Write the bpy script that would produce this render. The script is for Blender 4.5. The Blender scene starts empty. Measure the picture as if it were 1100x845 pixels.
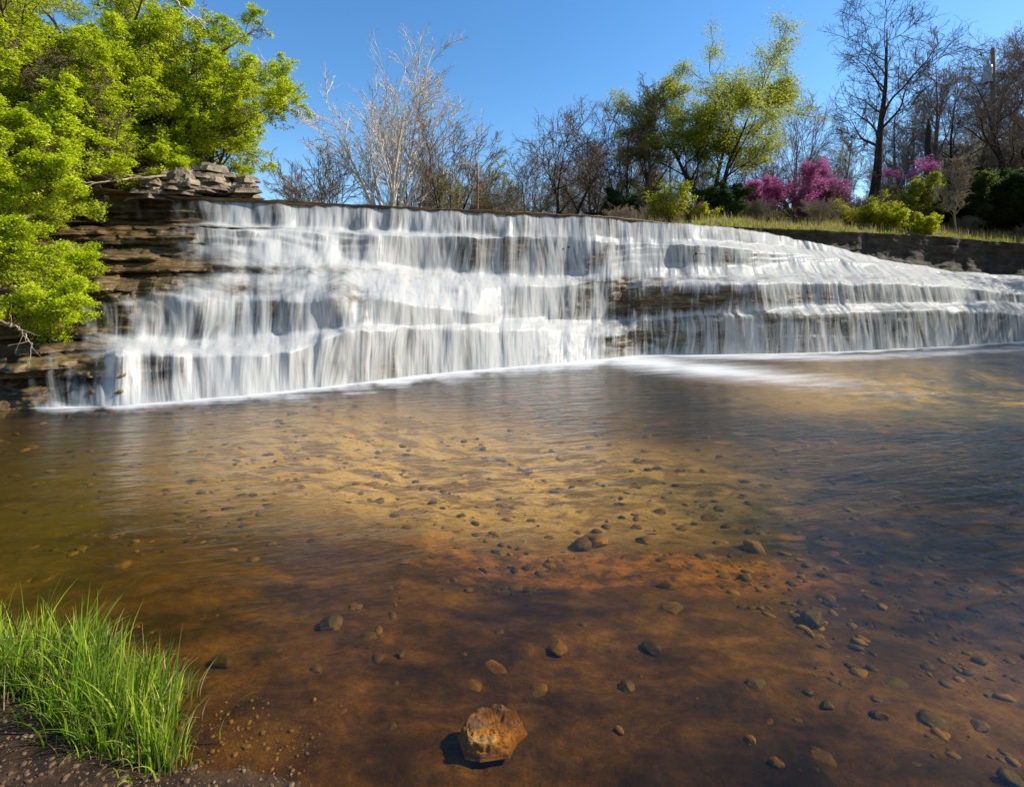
import bpy, math
import numpy as np
from mathutils import Vector
R = math.radians
CH, F, HY, CX = 1.6, 550.0, 315.0, 550.0      # camera height, focal length in photo pixels, horizon row, centre column
SUN_AZ, SUN_EL = R(83), R(38)                 # azimuth clockwise from +Y
col = bpy.context.scene.collection

# ------------------------------------------------------------------ helpers
def wp(px, py, D):
    return np.stack([(px-CX)/F*D, D+0*px, CH+(HY-py)/F*D], -1)

def _h(ix, iy, iz, seed):
    h = (ix.astype(np.int64)*374761393 + iy.astype(np.int64)*668265263 + iz.astype(np.int64)*2147483647 + seed*974711) & 0xffffffff
    h = ((h ^ (h >> 13))*1274126177) & 0xffffffff
    h = ((h ^ (h >> 16))*2246822519) & 0xffffffff
    return ((h ^ (h >> 15)) & 0xffffff)/float(0xffffff)

def vn(x, y, z=0.0, seed=0):
    x, y, z = np.broadcast_arrays(np.asarray(x, float), np.asarray(y, float), np.asarray(z, float))
    fx, fy, fz = np.floor(x), np.floor(y), np.floor(z)
    a, b, c = x-fx, y-fy, z-fz
    a, b, c = a*a*(3-2*a), b*b*(3-2*b), c*c*(3-2*c)
    r = 0
    for i in (0, 1):
        for j in (0, 1):
            for k in (0, 1):
                r = r + _h(fx+i, fy+j, fz+k, seed)*(a if i else 1-a)*(b if j else 1-b)*(c if k else 1-c)
    return r*2-1

def fbm(x, y, z=0.0, seed=0, o=4):
    r, a, t = 0, 1.0, 0
    for i in range(o):
        r = r + a*vn(np.asarray(x)*2**i+i*7.3, np.asarray(y)*2**i+i*3.1, np.asarray(z)*2**i, seed+i); t += a; a *= .5
    return r/t

def sst(a, b, x):
    t = np.clip((x-a)/(b-a), 0, 1)
    return t*t*(3-2*t)

def mesh(name, V, Fq, mat, parent=None, smooth=True, uv=None, attrs=None):
    V = np.asarray(V, np.float32).reshape(-1, 3); Fq = np.asarray(Fq, np.int32)
    me = bpy.data.meshes.new(name)
    k = Fq.shape[1]
    me.vertices.add(len(V)); me.vertices.foreach_set('co', V.ravel())
    me.loops.add(Fq.size); me.loops.foreach_set('vertex_index', Fq.ravel())
    me.polygons.add(len(Fq)); me.polygons.foreach_set('loop_start', np.arange(0, Fq.size, k, dtype=np.int32))
    me.polygons.foreach_set('use_smooth', np.full(len(Fq), smooth))
    if uv is not None:
        l = me.uv_layers.new(name='UVMap'); l.data.foreach_set('uv', np.asarray(uv, np.float32)[Fq.ravel()].ravel())
    for an, av in (attrs or {}).items():
        at = me.attributes.new(an, 'FLOAT', 'POINT'); at.data.foreach_set('value', np.asarray(av, np.float32).ravel())
    me.update(calc_edges=True); me.validate()
    me.materials.append(mat)
    o = bpy.data.objects.new(name, me); col.objects.link(o)
    if parent: o.parent = parent
    return o

def gridf(nr, nc):
    i = np.arange(nr*nc).reshape(nr, nc)
    return np.stack([i[:-1, :-1], i[:-1, 1:], i[1:, 1:], i[1:, :-1]], -1).reshape(-1, 4)

def tag(o, label=None, cat=None, group=None, kind=None):
    for k, v in (('label', label), ('category', cat), ('group', group), ('kind', kind)):
        if v: o[k] = v
    return o

def empty(name, loc, rz=0):
    o = bpy.data.objects.new(name, None); col.objects.link(o)
    o.location = loc; o.rotation_euler = (0, 0, rz); o.empty_display_size = .3
    return o

def dup(root, loc, rz, sc, label=None, group=None):
    r = root.copy(); col.objects.link(r); r.location = loc; r.rotation_euler = (0, 0, rz); r.scale = sc
    for ch in list(root.children):
        c = ch.copy(); col.objects.link(c); c.parent = r
    if label: r['label'] = label
    if group: r['group'] = group
    return r

# ------------------------------------------------------------------ materials
class NT:
    def __init__(s, name):
        s.m = bpy.data.materials.new(name); s.m.use_nodes = True
        s.t = s.m.node_tree; s.t.nodes.clear()
        s.out = s.n('ShaderNodeOutputMaterial')
    def n(s, ty, ins=None, **kw):
        nd = s.t.nodes.new(ty)
        for k, v in kw.items(): setattr(nd, k, v)
        for k, v in (ins or {}).items():
            if hasattr(v, 'is_output'): s.t.links.new(v, nd.inputs[k])
            else: nd.inputs[k].default_value = v
        return nd
    def math(s, op, a, b=0.0, c=0.0, clamp=False):
        return s.n('ShaderNodeMath', {0: a, 1: b, 2: c}, operation=op, use_clamp=clamp).outputs[0]
    def ramp(s, f, stops):
        r = s.n('ShaderNodeValToRGB', {0: f}); e = r.color_ramp.elements
        while len(e) < len(stops): e.new(.5)
        for el, (p, c) in zip(e, stops):
            el.position = p; el.color = (*c, 1) if len(c) == 3 else c
        return r.outputs[0]
    def noise(s, vec, scale, detail=4, rough=.6, dist=0.0):
        return s.n('ShaderNodeTexNoise', {'Vector': vec, 'Scale': scale, 'Detail': detail, 'Roughness': rough, 'Distortion': dist}).outputs['Fac']
    def mapv(s, vec, scale=(1, 1, 1), rot=(0, 0, 0)):
        return s.n('ShaderNodeMapping', {'Vector': vec, 'Scale': scale, 'Rotation': rot}).outputs[0]
    def mix(s, f, a, b, bt='MIX'):
        nd = s.n('ShaderNodeMix', data_type='RGBA', blend_type=bt)
        for i, v in ((0, f), (6, a), (7, b)):
            if hasattr(v, 'is_output'): s.t.links.new(v, nd.inputs[i])
            else: nd.inputs[i].default_value = v if i == 0 else (*v, 1)
        return nd.outputs[2]
    def sm(s, v, a, b):
        return s.n('ShaderNodeMapRange', {0: v, 1: a, 2: b, 3: 0.0, 4: 1.0}, interpolation_type='SMOOTHSTEP').outputs[0]
    def end(s, sh):
        s.t.links.new(sh, s.out.inputs[0]); return s.m
    def coord(s): return s.n('ShaderNodeTexCoord').outputs['Object']
    def geo(s): return s.n('ShaderNodeNewGeometry').outputs

def rock_mat(name, cols, moss=0.3, wet=.45, strat=22.0, bump=.5):
    a = NT(name); P = a.coord()
    st = a.noise(a.mapv(P, (1.2, 1.2, strat)), 1.0, 6, .65)
    fb = a.noise(P, 3.5, 8, .7)
    v = a.math('ADD', a.math('MULTIPLY', st, .6), a.math('MULTIPLY', fb, .4))
    c = a.ramp(v, [(.33, cols[0]), (.48, cols[1]), (.58, cols[2]), (.72, cols[3])])
    fine = a.noise(P, 40, 6, .75)
    c = a.mix(.5, c, a.ramp(fine, [(.3, (.25, .25, .25)), (.7, (.9, .9, .9))]), 'OVERLAY')
    nz = a.n('ShaderNodeSeparateXYZ', {0: a.geo()['Normal']}).outputs[2]
    mo = a.math('MULTIPLY', a.sm(a.noise(P, 1.7, 5, .7), .5, .66), a.sm(nz, -.2, .6))
    c = a.mix(a.math('MULTIPLY', mo, moss), c, (.085, .085, .012))
    h = a.math('ADD', a.math('MULTIPLY', st, .7), a.math('MULTIPLY', fine, .35))
    b = a.n('ShaderNodeBump', {'Strength': bump, 'Distance': .05, 'Height': h}).outputs[0]
    return a.end(a.n('ShaderNodeBsdfPrincipled', {'Base Color': c, 'Roughness': wet, 'Specular IOR Level': .35, 'Normal': b}).outputs[0])

M = {}
M['rock'] = rock_mat('wet_shale', [(.02, .013, .008), (.085, .05, .022), (.20, .125, .05), (.38, .27, .14)], .55, .42)
M['pale_rock'] = rock_mat('pale_limestone', [(.035, .027, .018), (.15, .11, .07), (.30, .235, .155), (.46, .39, .29)], .15, .8, 9)
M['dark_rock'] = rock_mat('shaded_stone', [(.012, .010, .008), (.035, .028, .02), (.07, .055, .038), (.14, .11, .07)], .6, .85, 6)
M['stone'] = rock_mat('stream_stone', [(.04, .018, .006), (.14, .07, .02), (.30, .16, .05), (.5, .31, .12)], .15, .6, 5, .6)
M['cobble'] = rock_mat('amber_cobble', [(.03, .014, .006), (.07, .036, .012), (.15, .08, .025), (.26, .15, .05)], .2, .7, 5, .5)
def rubble_mat():
    a = NT('bed_rubble'); g = a.n('ShaderNodeNewGeometry').outputs['Random Per Island']; P = a.coord()
    c = a.ramp(g, [(.0, (.012, .007, .005)), (.4, (.04, .02, .009)), (.75, (.08, .044, .015)), (1, (.16, .085, .025))])
    c = a.mix(.5, c, a.ramp(a.noise(P, 60, 4, .7), [(.3, (.25, .25, .25)), (.7, (.8, .8, .8))]), 'OVERLAY')
    return a.end(a.n('ShaderNodeBsdfPrincipled', {'Base Color': c, 'Roughness': .8}).outputs[0])
M['rubble'] = rubble_mat()
M['slab'] = rock_mat('amber_slab', [(.03, .012, .004), (.14, .06, .014), (.34, .165, .04), (.55, .32, .10)], .1, .75, 14, 1.0)
M['dark_stone'] = rock_mat('dark_algae_stone', [(.012, .008, .004), (.035, .022, .008), (.075, .045, .016), (.13, .08, .03)], .3, .6, 4, .4)
M['pebble'] = rock_mat('bank_pebble', [(.035, .02, .01), (.09, .05, .025), (.17, .11, .06), (.42, .33, .24)], .0, .7, 5, .2)

def bark(name, c0, c1, sc=9):
    a = NT(name); P = a.coord()
    f = a.noise(a.mapv(P, (1, 1, .25)), sc, 5, .7)
    c = a.ramp(f, [(.35, c0), (.65, c1)])
    b = a.n('ShaderNodeBump', {'Strength': .5, 'Distance': .02, 'Height': f}).outputs[0]
    return a.end(a.n('ShaderNodeBsdfPrincipled', {'Base Color': c, 'Roughness': .9, 'Specular IOR Level': .15, 'Normal': b}).outputs[0])
M['bark_pale'] = bark('sycamore_bark', (.36, .30, .24), (.78, .70, .6))
M['bark_grey'] = bark('grey_bark', (.13, .10, .075), (.34, .27, .2))
M['bark_brown'] = bark('brown_bark', (.085, .055, .035), (.24, .165, .11))
M['bark_dark'] = bark('dark_bark', (.018, .014, .012), (.07, .05, .04))
M['twig_tan'] = bark('tan_twigs', (.2, .15, .1), (.42, .33, .22))

def leafm(name, c0, c1, c2, trans=.5):
    a = NT(name); P = a.coord()
    f = a.noise(P, 1.3, 4, .6); g = a.n('ShaderNodeNewGeometry').outputs['Random Per Island']
    v = a.math('ADD', a.math('MULTIPLY', f, .55), a.math('MULTIPLY', g, .45))
    c = a.ramp(v, [(.25, c0), (.5, c1), (.78, c2)])
    d = a.n('ShaderNodeBsdfPrincipled', {'Base Color': c, 'Roughness': .6, 'Specular IOR Level': .25}).outputs[0]
    t = a.n('ShaderNodeBsdfTranslucent', {'Color': c}).outputs[0]
    return a.end(a.n('ShaderNodeMixShader', {0: trans, 1: d, 2: t}).outputs[0])
M['leaf_spring'] = leafm('spring_leaves', (.26, .34, .006), (.55, .66, .012), (.78, .80, .04))
M['leaf_yellow'] = leafm('yellow_green_leaves', (.22, .26, .03), (.42, .44, .04), (.6, .56, .06))
M['leaf_bright'] = leafm('yellow_shrub_leaves', (.3, .36, .01), (.55, .58, .015), (.72, .68, .03))
M['leaf_olive'] = leafm('olive_leaves', (.05, .075, .012), (.11, .15, .02), (.22, .24, .04))
M['leaf_dark'] = leafm('evergreen_leaves', (.014, .034, .008), (.04, .08, .016), (.12, .17, .035), .25)
M['blossom'] = leafm('redbud_blossom', (.32, .05, .18), (.54, .13, .34), (.66, .30, .52))
M['bud_pink'] = leafm('pink_buds', (.3, .13, .14), (.42, .24, .2), (.5, .38, .25))
M['bud_green'] = leafm('green_buds', (.22, .22, .04), (.38, .36, .08), (.5, .46, .12))
M['grass_fore'] = leafm('lush_grass', (.05, .11, .006), (.17, .29, .012), (.50, .54, .05), .45)
M['straw'] = leafm('dead_straw', (.25, .16, .06), (.45, .32, .12), (.6, .5, .28), .3)
M['grass_far'] = leafm('terrace_grass', (.16, .19, .02), (.36, .42, .03), (.55, .55, .07), .4)

def white_water():
    a = NT('white_water')
    uv = a.n('ShaderNodeUVMap').outputs[0]
    cov = a.n('ShaderNodeAttribute', attribute_name='cover').outputs['Fac']
    stp = a.n('ShaderNodeAttribute', attribute_name='steep').outputs['Fac']
    wn = a.noise(a.mapv(uv, (1.0, .3, 1)), 1.0, 2, .5)          # strands gather and spread
    wo = a.n('ShaderNodeCombineXYZ', {0: a.math('MULTIPLY', wn, .75)}).outputs[0]
    uv2 = a.n('ShaderNodeVectorMath', {0: uv, 1: wo}, operation='ADD').outputs[0]
    s0 = a.noise(a.mapv(uv2, (1.9, .45, 1)), 1.0, 3, .5, .3)
    s1 = a.noise(a.mapv(uv2, (6.0, .6, 1)), 1.0, 4, .55, .4)
    s2 = a.noise(a.mapv(uv2, (20.0, .9, 1)), 1.0, 3, .5, .3)
    s = a.math('ADD', a.math('MULTIPLY', s0, .34), a.math('ADD', a.math('MULTIPLY', s1, .42), a.math('MULTIPLY', s2, .24)))
    soft = a.noise(a.mapv(uv, (2.5, 3.5, 1)), 1.0, 5, .6)
    s = a.math('ADD', a.math('MULTIPLY', s, a.math('ADD', .4, a.math('MULTIPLY', stp, .6))),
               a.math('MULTIPLY', soft, a.math('SUBTRACT', .6, a.math('MULTIPLY', stp, .6))))
    # opacity: streak value against a threshold set by how much water runs here
    x = a.math('ADD', a.math('MULTIPLY', a.math('SUBTRACT', s, .5), a.math('ADD', 3.2, a.math('MULTIPLY', stp, 3.4))), a.math('SUBTRACT', a.math('MULTIPLY', cov, 1.75), a.math('ADD', .78, a.math('MULTIPLY', stp, .16))))
    al = a.math('MINIMUM', a.sm(x, -.65, 1.15), .95)
    b = a.n('ShaderNodeBump', {'Strength': .5, 'Distance': .07, 'Height': s}).outputs[0]
    d = a.n('ShaderNodeBsdfDiffuse', {'Color': (.68, .675, .64, 1), 'Normal': b}).outputs[0]
    t = a.n('ShaderNodeBsdfTranslucent', {'Color': (.62, .61, .575, 1), 'Normal': b}).outputs[0]
    g = a.n('ShaderNodeBsdfGlossy', {'Color': (1, 1, 1, 1), 'Roughness': .35, 'Normal': b}).outputs[0]
    m1 = a.n('ShaderNodeMixShader', {0: .4, 1: d, 2: t}).outputs[0]
    m2 = a.n('ShaderNodeMixShader', {0: .012, 1: m1, 2: g}).outputs[0]
    tr = a.n('ShaderNodeBsdfTransparent', {'Color': (.93, .95, .95, 1)}).outputs[0]
    return a.end(a.n('ShaderNodeMixShader', {0: al, 1: tr, 2: m2}).outputs[0])
M['white'] = white_water()

def foam_mat():
    a = NT('foam'); P = a.coord()
    uv = a.n('ShaderNodeUVMap').outputs[0]
    cov = a.n('ShaderNodeAttribute', attribute_name='cover').outputs['Fac']
    s = a.noise(a.mapv(uv, (.45, 5.0, 1)), 1.0, 6, .62, .3)
    s2 = a.noise(a.mapv(uv, (1.6, 22.0, 1)), 1.0, 4, .6, .2)
    s = a.math('ADD', a.math('MULTIPLY', s, .65), a.math('MULTIPLY', s2, .35))
    x = a.math('ADD', a.math('MULTIPLY', a.math('SUBTRACT', s, .5), 2.2), a.math('SUBTRACT', a.math('MULTIPLY', cov, 1.7), .8))
    al = a.math('MULTIPLY', a.math('MINIMUM', a.sm(x, -.7, 1.3), .82), a.sm(cov, .0, .3))
    d = a.n('ShaderNodeBsdfDiffuse', {'Color': (.74, .75, .74, 1)}).outputs[0]
    tr = a.n('ShaderNodeBsdfTransparent').outputs[0]
    return a.end(a.n('ShaderNodeMixShader', {0: al, 1: tr, 2: d}).outputs[0])
M['foam'] = foam_mat()

def pool_mat():
    a = NT('clear_amber_water'); P = a.coord()
    Pr = a.mapv(P, (1, 1, 1), (0, 0, R(-14)))
    n1 = a.noise(a.mapv(Pr, (1.3, 5.0, 1)), 1.0, 5, .6, .6)
    n2 = a.noise(a.mapv(Pr, (4.5, 14.0, 1)), 1.0, 4, .55, .8)
    h = a.math('ADD', a.math('MULTIPLY', n1, .7), a.math('MULTIPLY', n2, .3))
    gy_ = a.n('ShaderNodeSeparateXYZ', {0: P}).outputs[1]
    rough_ = a.math('ADD', .22, a.math('MULTIPLY', a.sm(gy_, 2.6, 6.5), a.math('ADD', .45, a.math('MULTIPLY', a.noise(P, .45, 3, .5), .8))))
    b = a.n('ShaderNodeBump', {'Strength': rough_, 'Distance': .06, 'Height': h}).outputs[0]
    dt = a.n('ShaderNodeVectorMath', {0: a.geo()['Incoming'], 1: b}, operation='DOT_PRODUCT').outputs[1]
    fr = a.math('ADD', .02, a.math('MULTIPLY', a.math('POWER', a.math('SUBTRACT', 1.0, a.math('ABSOLUTE', dt), clamp=True), 5.0), 1.0), clamp=True)
    tr = a.n('ShaderNodeBsdfTransparent', {'Color': (.93, .775, .39, 1)}).outputs[0]
    g = a.n('ShaderNodeBsdfGlossy', {'Color': (1, 1, 1, 1), 'Roughness': .2, 'Normal': b}).outputs[0]
    return a.end(a.n('ShaderNodeMixShader', {0: fr, 1: tr, 2: g}).outputs[0])
M['pool'] = pool_mat()

def bed_mat():
    a = NT('stream_bed'); P = a.coord()
    g = a.n('ShaderNodeSeparateXYZ', {0: P}).outputs
    W = a.mapv(P, (1, 1.6, 1), (0, 0, R(-20)))
    big = a.noise(W, .55, 5, .6, .6)
    med = a.noise(W, 2.6, 6, .68, .5)
    fine = a.noise(P, 22, 6, .75)
    v = a.math('ADD', a.math('MULTIPLY', big, .5), a.math('MULTIPLY', med, .5))
    c = a.ramp(v, [(.36, (.006, .004, .004)), (.44, (.022, .010, .007)), (.52, (.058, .028, .009)), (.60, (.115, .062, .014)), (.68, (.20, .12, .03))])
    # reddish cobbles further out
    vor = a.n('ShaderNodeTexVoronoi', {'Vector': a.mapv(P, (1, 1.2, 1)), 'Scale': 3.6, 'Randomness': 1.0}, feature='F1')
    cc = a.ramp(a.n('ShaderNodeSeparateColor', {0: vor.outputs['Color']}).outputs[0], [(0, (.03, .021, .02)), (.4, (.075, .045, .034)), (.75, (.13, .09, .07)), (1, (.28, .11, .03))])
    cc = a.mix(a.sm(vor.outputs['Distance'], .32, .55), cc, (.02, .014, .01))
    far = a.math('MULTIPLY', a.sm(g[1], 2.6, 4.2), a.sm(a.noise(P, .5, 3, .5), .35, .6))
    c = a.mix(a.math('MULTIPLY', far, .85), c, cc)
    # olive algae on the left and under the falls
    al = a.math('MAXIMUM', a.sm(g[0], -1.0, -4.0), a.sm(g[1], 8.0, 11.0))
    c = a.mix(a.math('MULTIPLY', a.math('MULTIPLY', al, a.sm(big, .3, .55)), .8), c, (.052, .04, .012))
    # falls' reflection painted pale on the mid-pool bed; pale sand bar in right shallows
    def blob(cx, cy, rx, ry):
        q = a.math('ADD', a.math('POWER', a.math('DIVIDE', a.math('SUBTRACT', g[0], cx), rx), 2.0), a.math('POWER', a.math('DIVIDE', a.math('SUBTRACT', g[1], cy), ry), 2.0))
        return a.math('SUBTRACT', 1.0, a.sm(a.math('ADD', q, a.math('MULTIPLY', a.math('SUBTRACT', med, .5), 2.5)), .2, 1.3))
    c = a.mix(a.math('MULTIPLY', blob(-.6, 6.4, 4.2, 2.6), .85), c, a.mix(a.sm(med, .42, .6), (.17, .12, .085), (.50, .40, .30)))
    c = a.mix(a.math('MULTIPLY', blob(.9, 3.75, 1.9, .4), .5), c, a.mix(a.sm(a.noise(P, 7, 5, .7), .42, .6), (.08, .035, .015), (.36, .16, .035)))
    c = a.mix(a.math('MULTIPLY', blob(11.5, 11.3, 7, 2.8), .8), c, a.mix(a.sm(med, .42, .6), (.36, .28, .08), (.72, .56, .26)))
    c = a.mix(.5, c, a.ramp(fine, [(.3, (.15, .15, .15)), (.7, (.9, .9, .9))]), 'OVERLAY')
    grit = a.noise(P, 75, 3, .7)
    c = a.mix(.35, c, a.ramp(grit, [(.35, (.2, .2, .2)), (.65, (.85, .85, .85))]), 'OVERLAY')
    # the bank above the water line: dark mud
    up = a.sm(g[2], -.02, .03)
    mud = a.ramp(a.noise(P, 9, 7, .75), [(.35, (.010, .006, .004)), (.55, (.036, .019, .009)), (.72, (.12, .064, .028))])
    c = a.mix(up, c, mud)
    h = a.math('ADD', a.math('MULTIPLY', med, .6), a.math('MULTIPLY', fine, .25))
    b = a.n('ShaderNodeBump', {'Strength': .7, 'Distance': .06, 'Height': h}).outputs[0]
    return a.end(a.n('ShaderNodeBsdfPrincipled', {'Base Color': c, 'Roughness': .75, 'Specular IOR Level': .2, 'Normal': b}).outputs[0])
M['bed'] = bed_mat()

def soil_mat():
    a = NT('bank_soil'); P = a.coord()
    f = a.noise(P, 1.1, 7, .7); fi = a.noise(P, 14, 5, .7)
    c = a.ramp(a.math('ADD', a.math('MULTIPLY', f, .6), a.math('MULTIPLY', fi, .4)),
               [(.36, (.07, .075, .015)), (.47, (.14, .13, .03)), (.55, (.2, .15, .07)), (.7, (.3, .23, .13))])
    b = a.n('ShaderNodeBump', {'Strength': .8, 'Distance': .1, 'Height': fi}).outputs[0]
    return a.end(a.n('ShaderNodeBsdfPrincipled', {'Base Color': c, 'Roughness': .95, 'Specular IOR Level': .1, 'Normal': b}).outputs[0])
M['soil'] = soil_mat()

def plain(name, c, rough=.7, metal=0):
    a = NT(name); P = a.coord()
    f = a.noise(P, 12, 4, .6)
    cc = a.mix(.6, c, a.ramp(f, [(.3, (.3, .3, .3)), (.7, (.7, .7, .7))]), 'OVERLAY')
    return a.end(a.n('ShaderNodeBsdfPrincipled', {'Base Color': cc, 'Roughness': rough, 'Metallic': metal}).outputs[0])
M['rust'] = plain('rusty_steel', (.28, .09, .03))
M['pole'] = plain('weathered_pole', (.2, .13, .09))
M['steel'] = plain('grey_steel', (.3, .31, .33), .5, .3)
M['black'] = plain('dark_rail', (.03, .03, .035), .6)

# ------------------------------------------------------------------ shape of the falls
def Dw(py, z=0.0): return (CH-z)*F/(py-HY)
#      lip x, base x, lip z, rows of: lip, foot1, edge2, foot2, slope, edge3, foot3, edge4, base
T = [(-420, -420, 4.4, 150, 200, 215, 250, 270, 320, 340, 375, 455),
     (-150, -150, 4.1, 178, 215, 232, 262, 284, 326, 344, 378, 447),
     (  50,   50, 3.8, 200, 230, 245, 272, 298, 333, 352, 384, 440),
     ( 130,  125, 3.7, 207, 237, 246, 268, 294, 331, 364, 382, 438),
     ( 200,  190, 3.6, 214, 243, 247, 266, 290, 329, 368, 380, 433),
     ( 300,  290, 3.6, 217.5, 245, 249, 266, 290, 326, 365, 377, 424),
     ( 400,  392, 3.6, 223, 250, 254, 284, 296, 322, 350, 357, 412.5),
     ( 480,  475, 3.6, 226.5, 252, 256, 295, 304, 328, 349, 356, 402.5),
     ( 560,  560, 3.6, 229.5, 254, 258, 299, 307, 330, 347, 354, 395),
     ( 640,  640, 3.6, 234, 256, 260, 296, 306, 328, 344, 351, 388),
     ( 700,  700, 3.6, 238, 258, 264, 288, 302, 309, 343, 349, 382.5),
     ( 762,  780, 3.6, 242, 260, 266, 284, 298, 307, 337, 343, 382),
     ( 825,  860, 3.55, 251, 265, 271, 283, 295, 304, 331, 338, 380.5),
     ( 890,  945, 3.2, 265, 274, 279, 286, 295, 305, 327, 336, 377),
     ( 960, 1020, 2.75, 281, 286, 288, 291, 297, 307, 324, 335, 373),
     (1050, 1090, 2.35, 294, 297, 299, 301, 305, 314, 328, 340, 368.5),
     (1180, 1190, 2.15, 300, 303, 305, 307, 310, 317, 330, 342, 364),
     (1400, 1400, 2.0, 304, 306, 308, 310, 312, 318, 330, 342, 360)]
T = np.array(T, float)
FR = np.array([0, .07, .24, .31, .47, .66, .73, .93, 1.0])      # share of the run at each knot
def pchip(xs, ys, x):
    h = np.diff(xs); d = np.diff(ys)/h
    m = np.zeros(len(xs)); m[1:-1] = np.where(d[:-1]*d[1:] > 0, 2*d[:-1]*d[1:]/(d[:-1]+d[1:]+1e-12), 0); m[0] = d[0]; m[-1] = d[-1]
    i = np.clip(np.searchsorted(xs, x)-1, 0, len(h)-1); t = (x-xs[i])/h[i]
    return ((1+2*t)*(1-t)**2*ys[i]+t*(1-t)**2*h[i]*m[i]+t*t*(3-2*t)*ys[i+1]+t*t*(t-1)*h[i]*m[i+1])
def knots(s, rough=1.0):
    """s: streamline parameter = lip column. returns px, py, D arrays (len(s), 8)"""
    c = [pchip(T[:, 0], T[:, k], s) for k in range(1, 12)]
    bx, lz, ys = c[0], c[1], np.stack(c[2:], -1)
    Dl = (lz-CH)*F/(HY-ys[:, 0]); Db = Dw(ys[:, 8])
    Dk = Dl[:, None]+(Db-Dl)[:, None]*FR[None]
    px = s[:, None]+(bx-s)[:, None]*FR[None]
    for k in range(1, 8):
        Dk[:, k] += rough*(.34*fbm(s/75, k*5.1, 0, 11+k, 4)+.10*vn(s/17, k*3.3, 0, 41+k))
        ys[:, k] += rough*((6 if k > 2 else 2.2)*fbm(s/80, k*9.7, 0, 71+k, 4)+1.2*vn(s/14, k*2.3, 0, 91+k))
    lobe = sst(270, 400, s)*(1-sst(500, 556, s)); notch = sst(545, 600, s)*(1-sst(655, 700, s)); tier = sst(672, 712, s)*(1-sst(980, 1080, s))
    Dk[:, 4] -= .25*lobe; Dk[:, 5] -= .60*lobe-.40*notch+.70*tier; Dk[:, 6] -= .45*lobe-.50*notch+.55*tier
    Dk[:, 7] -= .15*lobe+.45*tier-.20*notch
    Dk[:, 3] += .45*sst(420, 450, s)*(1-sst(600, 650, s)); Dk[:, 2] += .2*sst(420, 450, s)*(1-sst(600, 650, s))
    ys[:, 5] += 14*sst(470, 550, s)*(1-sst(560, 650, s)); ys[:, 7] += 9*sst(580, 640, s)*(1-sst(665, 695, s))
    ys[:, 0] += rough*.8*fbm(s/30, 0, 0, 5, 3)
    for k in range(1, 8): Dk[:, k] = np.maximum(Dk[:, k], Db+(8-k)*.04)
    Dk = np.minimum.accumulate(Dk, 1); ys = np.maximum.accumulate(ys, 1)
    return px, ys, Dk

NV = 330
def surface(s, rough, smooth):
    px, ys, Dk = knots(s, rough)
    v = np.linspace(0, 1, NV)
    # extra rows: upstream behind the lip
    vk = np.array([0, .13, .22, .36, .46, .58, .70, .78, 1.0])
    f = np.clip(np.searchsorted(vk, v, side='right')-1, 0, 7); t = (v-vk[f])/(vk[f+1]-vk[f])
    def L(K): return K[:, f]*(1-t)+K[:, f+1]*t
    X0, Y0, D0 = L(px), L(ys), L(Dk)
    P = np.stack([(X0-CX)/F*D0, D0, CH+(HY-Y0)/F*D0], -1)
    z = P[..., 2]; tq = .16+.05*vn(X0/260, 0, 0, 4)
    q = z/tq+.9*fbm(X0/70, z*.6, 0, 201, 4)
    fq = np.floor(q); zt_ = (fq+sst(.0, .38, q-fq))*tq+(z-q*tq)
    vv_ = v[None]
    m_ = (sst(.20, .24, vv_)*(1-sst(.34, .38, vv_))+sst(.45, .48, vv_)*(1-sst(.56, .60, vv_))+sst(.68, .72, vv_)*(1-sst(.74, .80, vv_))*.5)
    m_ = m_*(.35+.65*sst(-.2, .2, vn(X0/90, vv_*5, 0, 66)))
    P[..., 2] = z+(zt_-z)*np.clip(m_, 0, 1)*(.6+.35*(1-sst(400, 450, X0))+.35*sst(660, 690, X0)*(1-sst(820, 900, X0)))
    if smooth:
        k = np.hanning(smooth+2)[1:-1]; k /= k.sum(); pad = smooth//2
        for a in range(3):
            A = P[:, :, a]; first, last = A[:, :1], A[:, -1:]
            A2 = np.concatenate([np.repeat(first, pad, 1), A, np.repeat(last, pad, 1)], 1)
            P[:, :, a] = sum(A2[:, i:i+NV]*k[i] for i in range(smooth))
    return P, X0, Y0

# ------------------------------------------------------------------ rock under the falls
s_r = np.linspace(-420, 1400, 1500)
P, X0, Y0 = surface(s_r, 1.0, 3)
um = np.cumsum(np.r_[0, np.linalg.norm(np.diff(P[:, -1], axis=0), axis=1)])
U = um[:, None]+0*X0
Z = P[..., 2]
bedz = Z*9+.8*fbm(U*.5, Z*.4, 0, 3, 3)+1.5*vn(U*.1, 0, 0, 8)
bi = np.floor(bedz); bf = bedz-bi
off = (_h(bi, bi*0, bi*0, 77)-.3)*.22+.22*fbm(U*.9, bi*3.7, 0, 21, 5)+.05*(bf**2)
off += .075*fbm(U*5, Z*12, 0, 31, 5)+.17*(_h(np.floor(U*1.9+_h(bi, bi*0, bi*0, 9)*5+.5*vn(U*2, Z*3)), bi, bi*0, 12)-.5)
leftness = 1-sst(140, 330, X0)
amp = .45+.8*leftness
off = off*amp+.06
off = np.where(leftness < .6, np.maximum(off, -.02), off)
lipw = np.exp(-(np.linspace(0, 1, NV)/.018)**2)[None]*(1-sst(640, 760, X0)*.7)
off = off*(1-lipw)-.10*lipw
P[..., 1] += off; P[..., 0] += off*.25*np.sign(P[..., 0])
P[..., 2] -= .03*np.abs(fbm(U*2.5, P[..., 1]*3, 0, 61, 4))+.03
P[..., 2] += lipw*(.075+.02*fbm(U*3, 0, 0, 87, 3))
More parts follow.
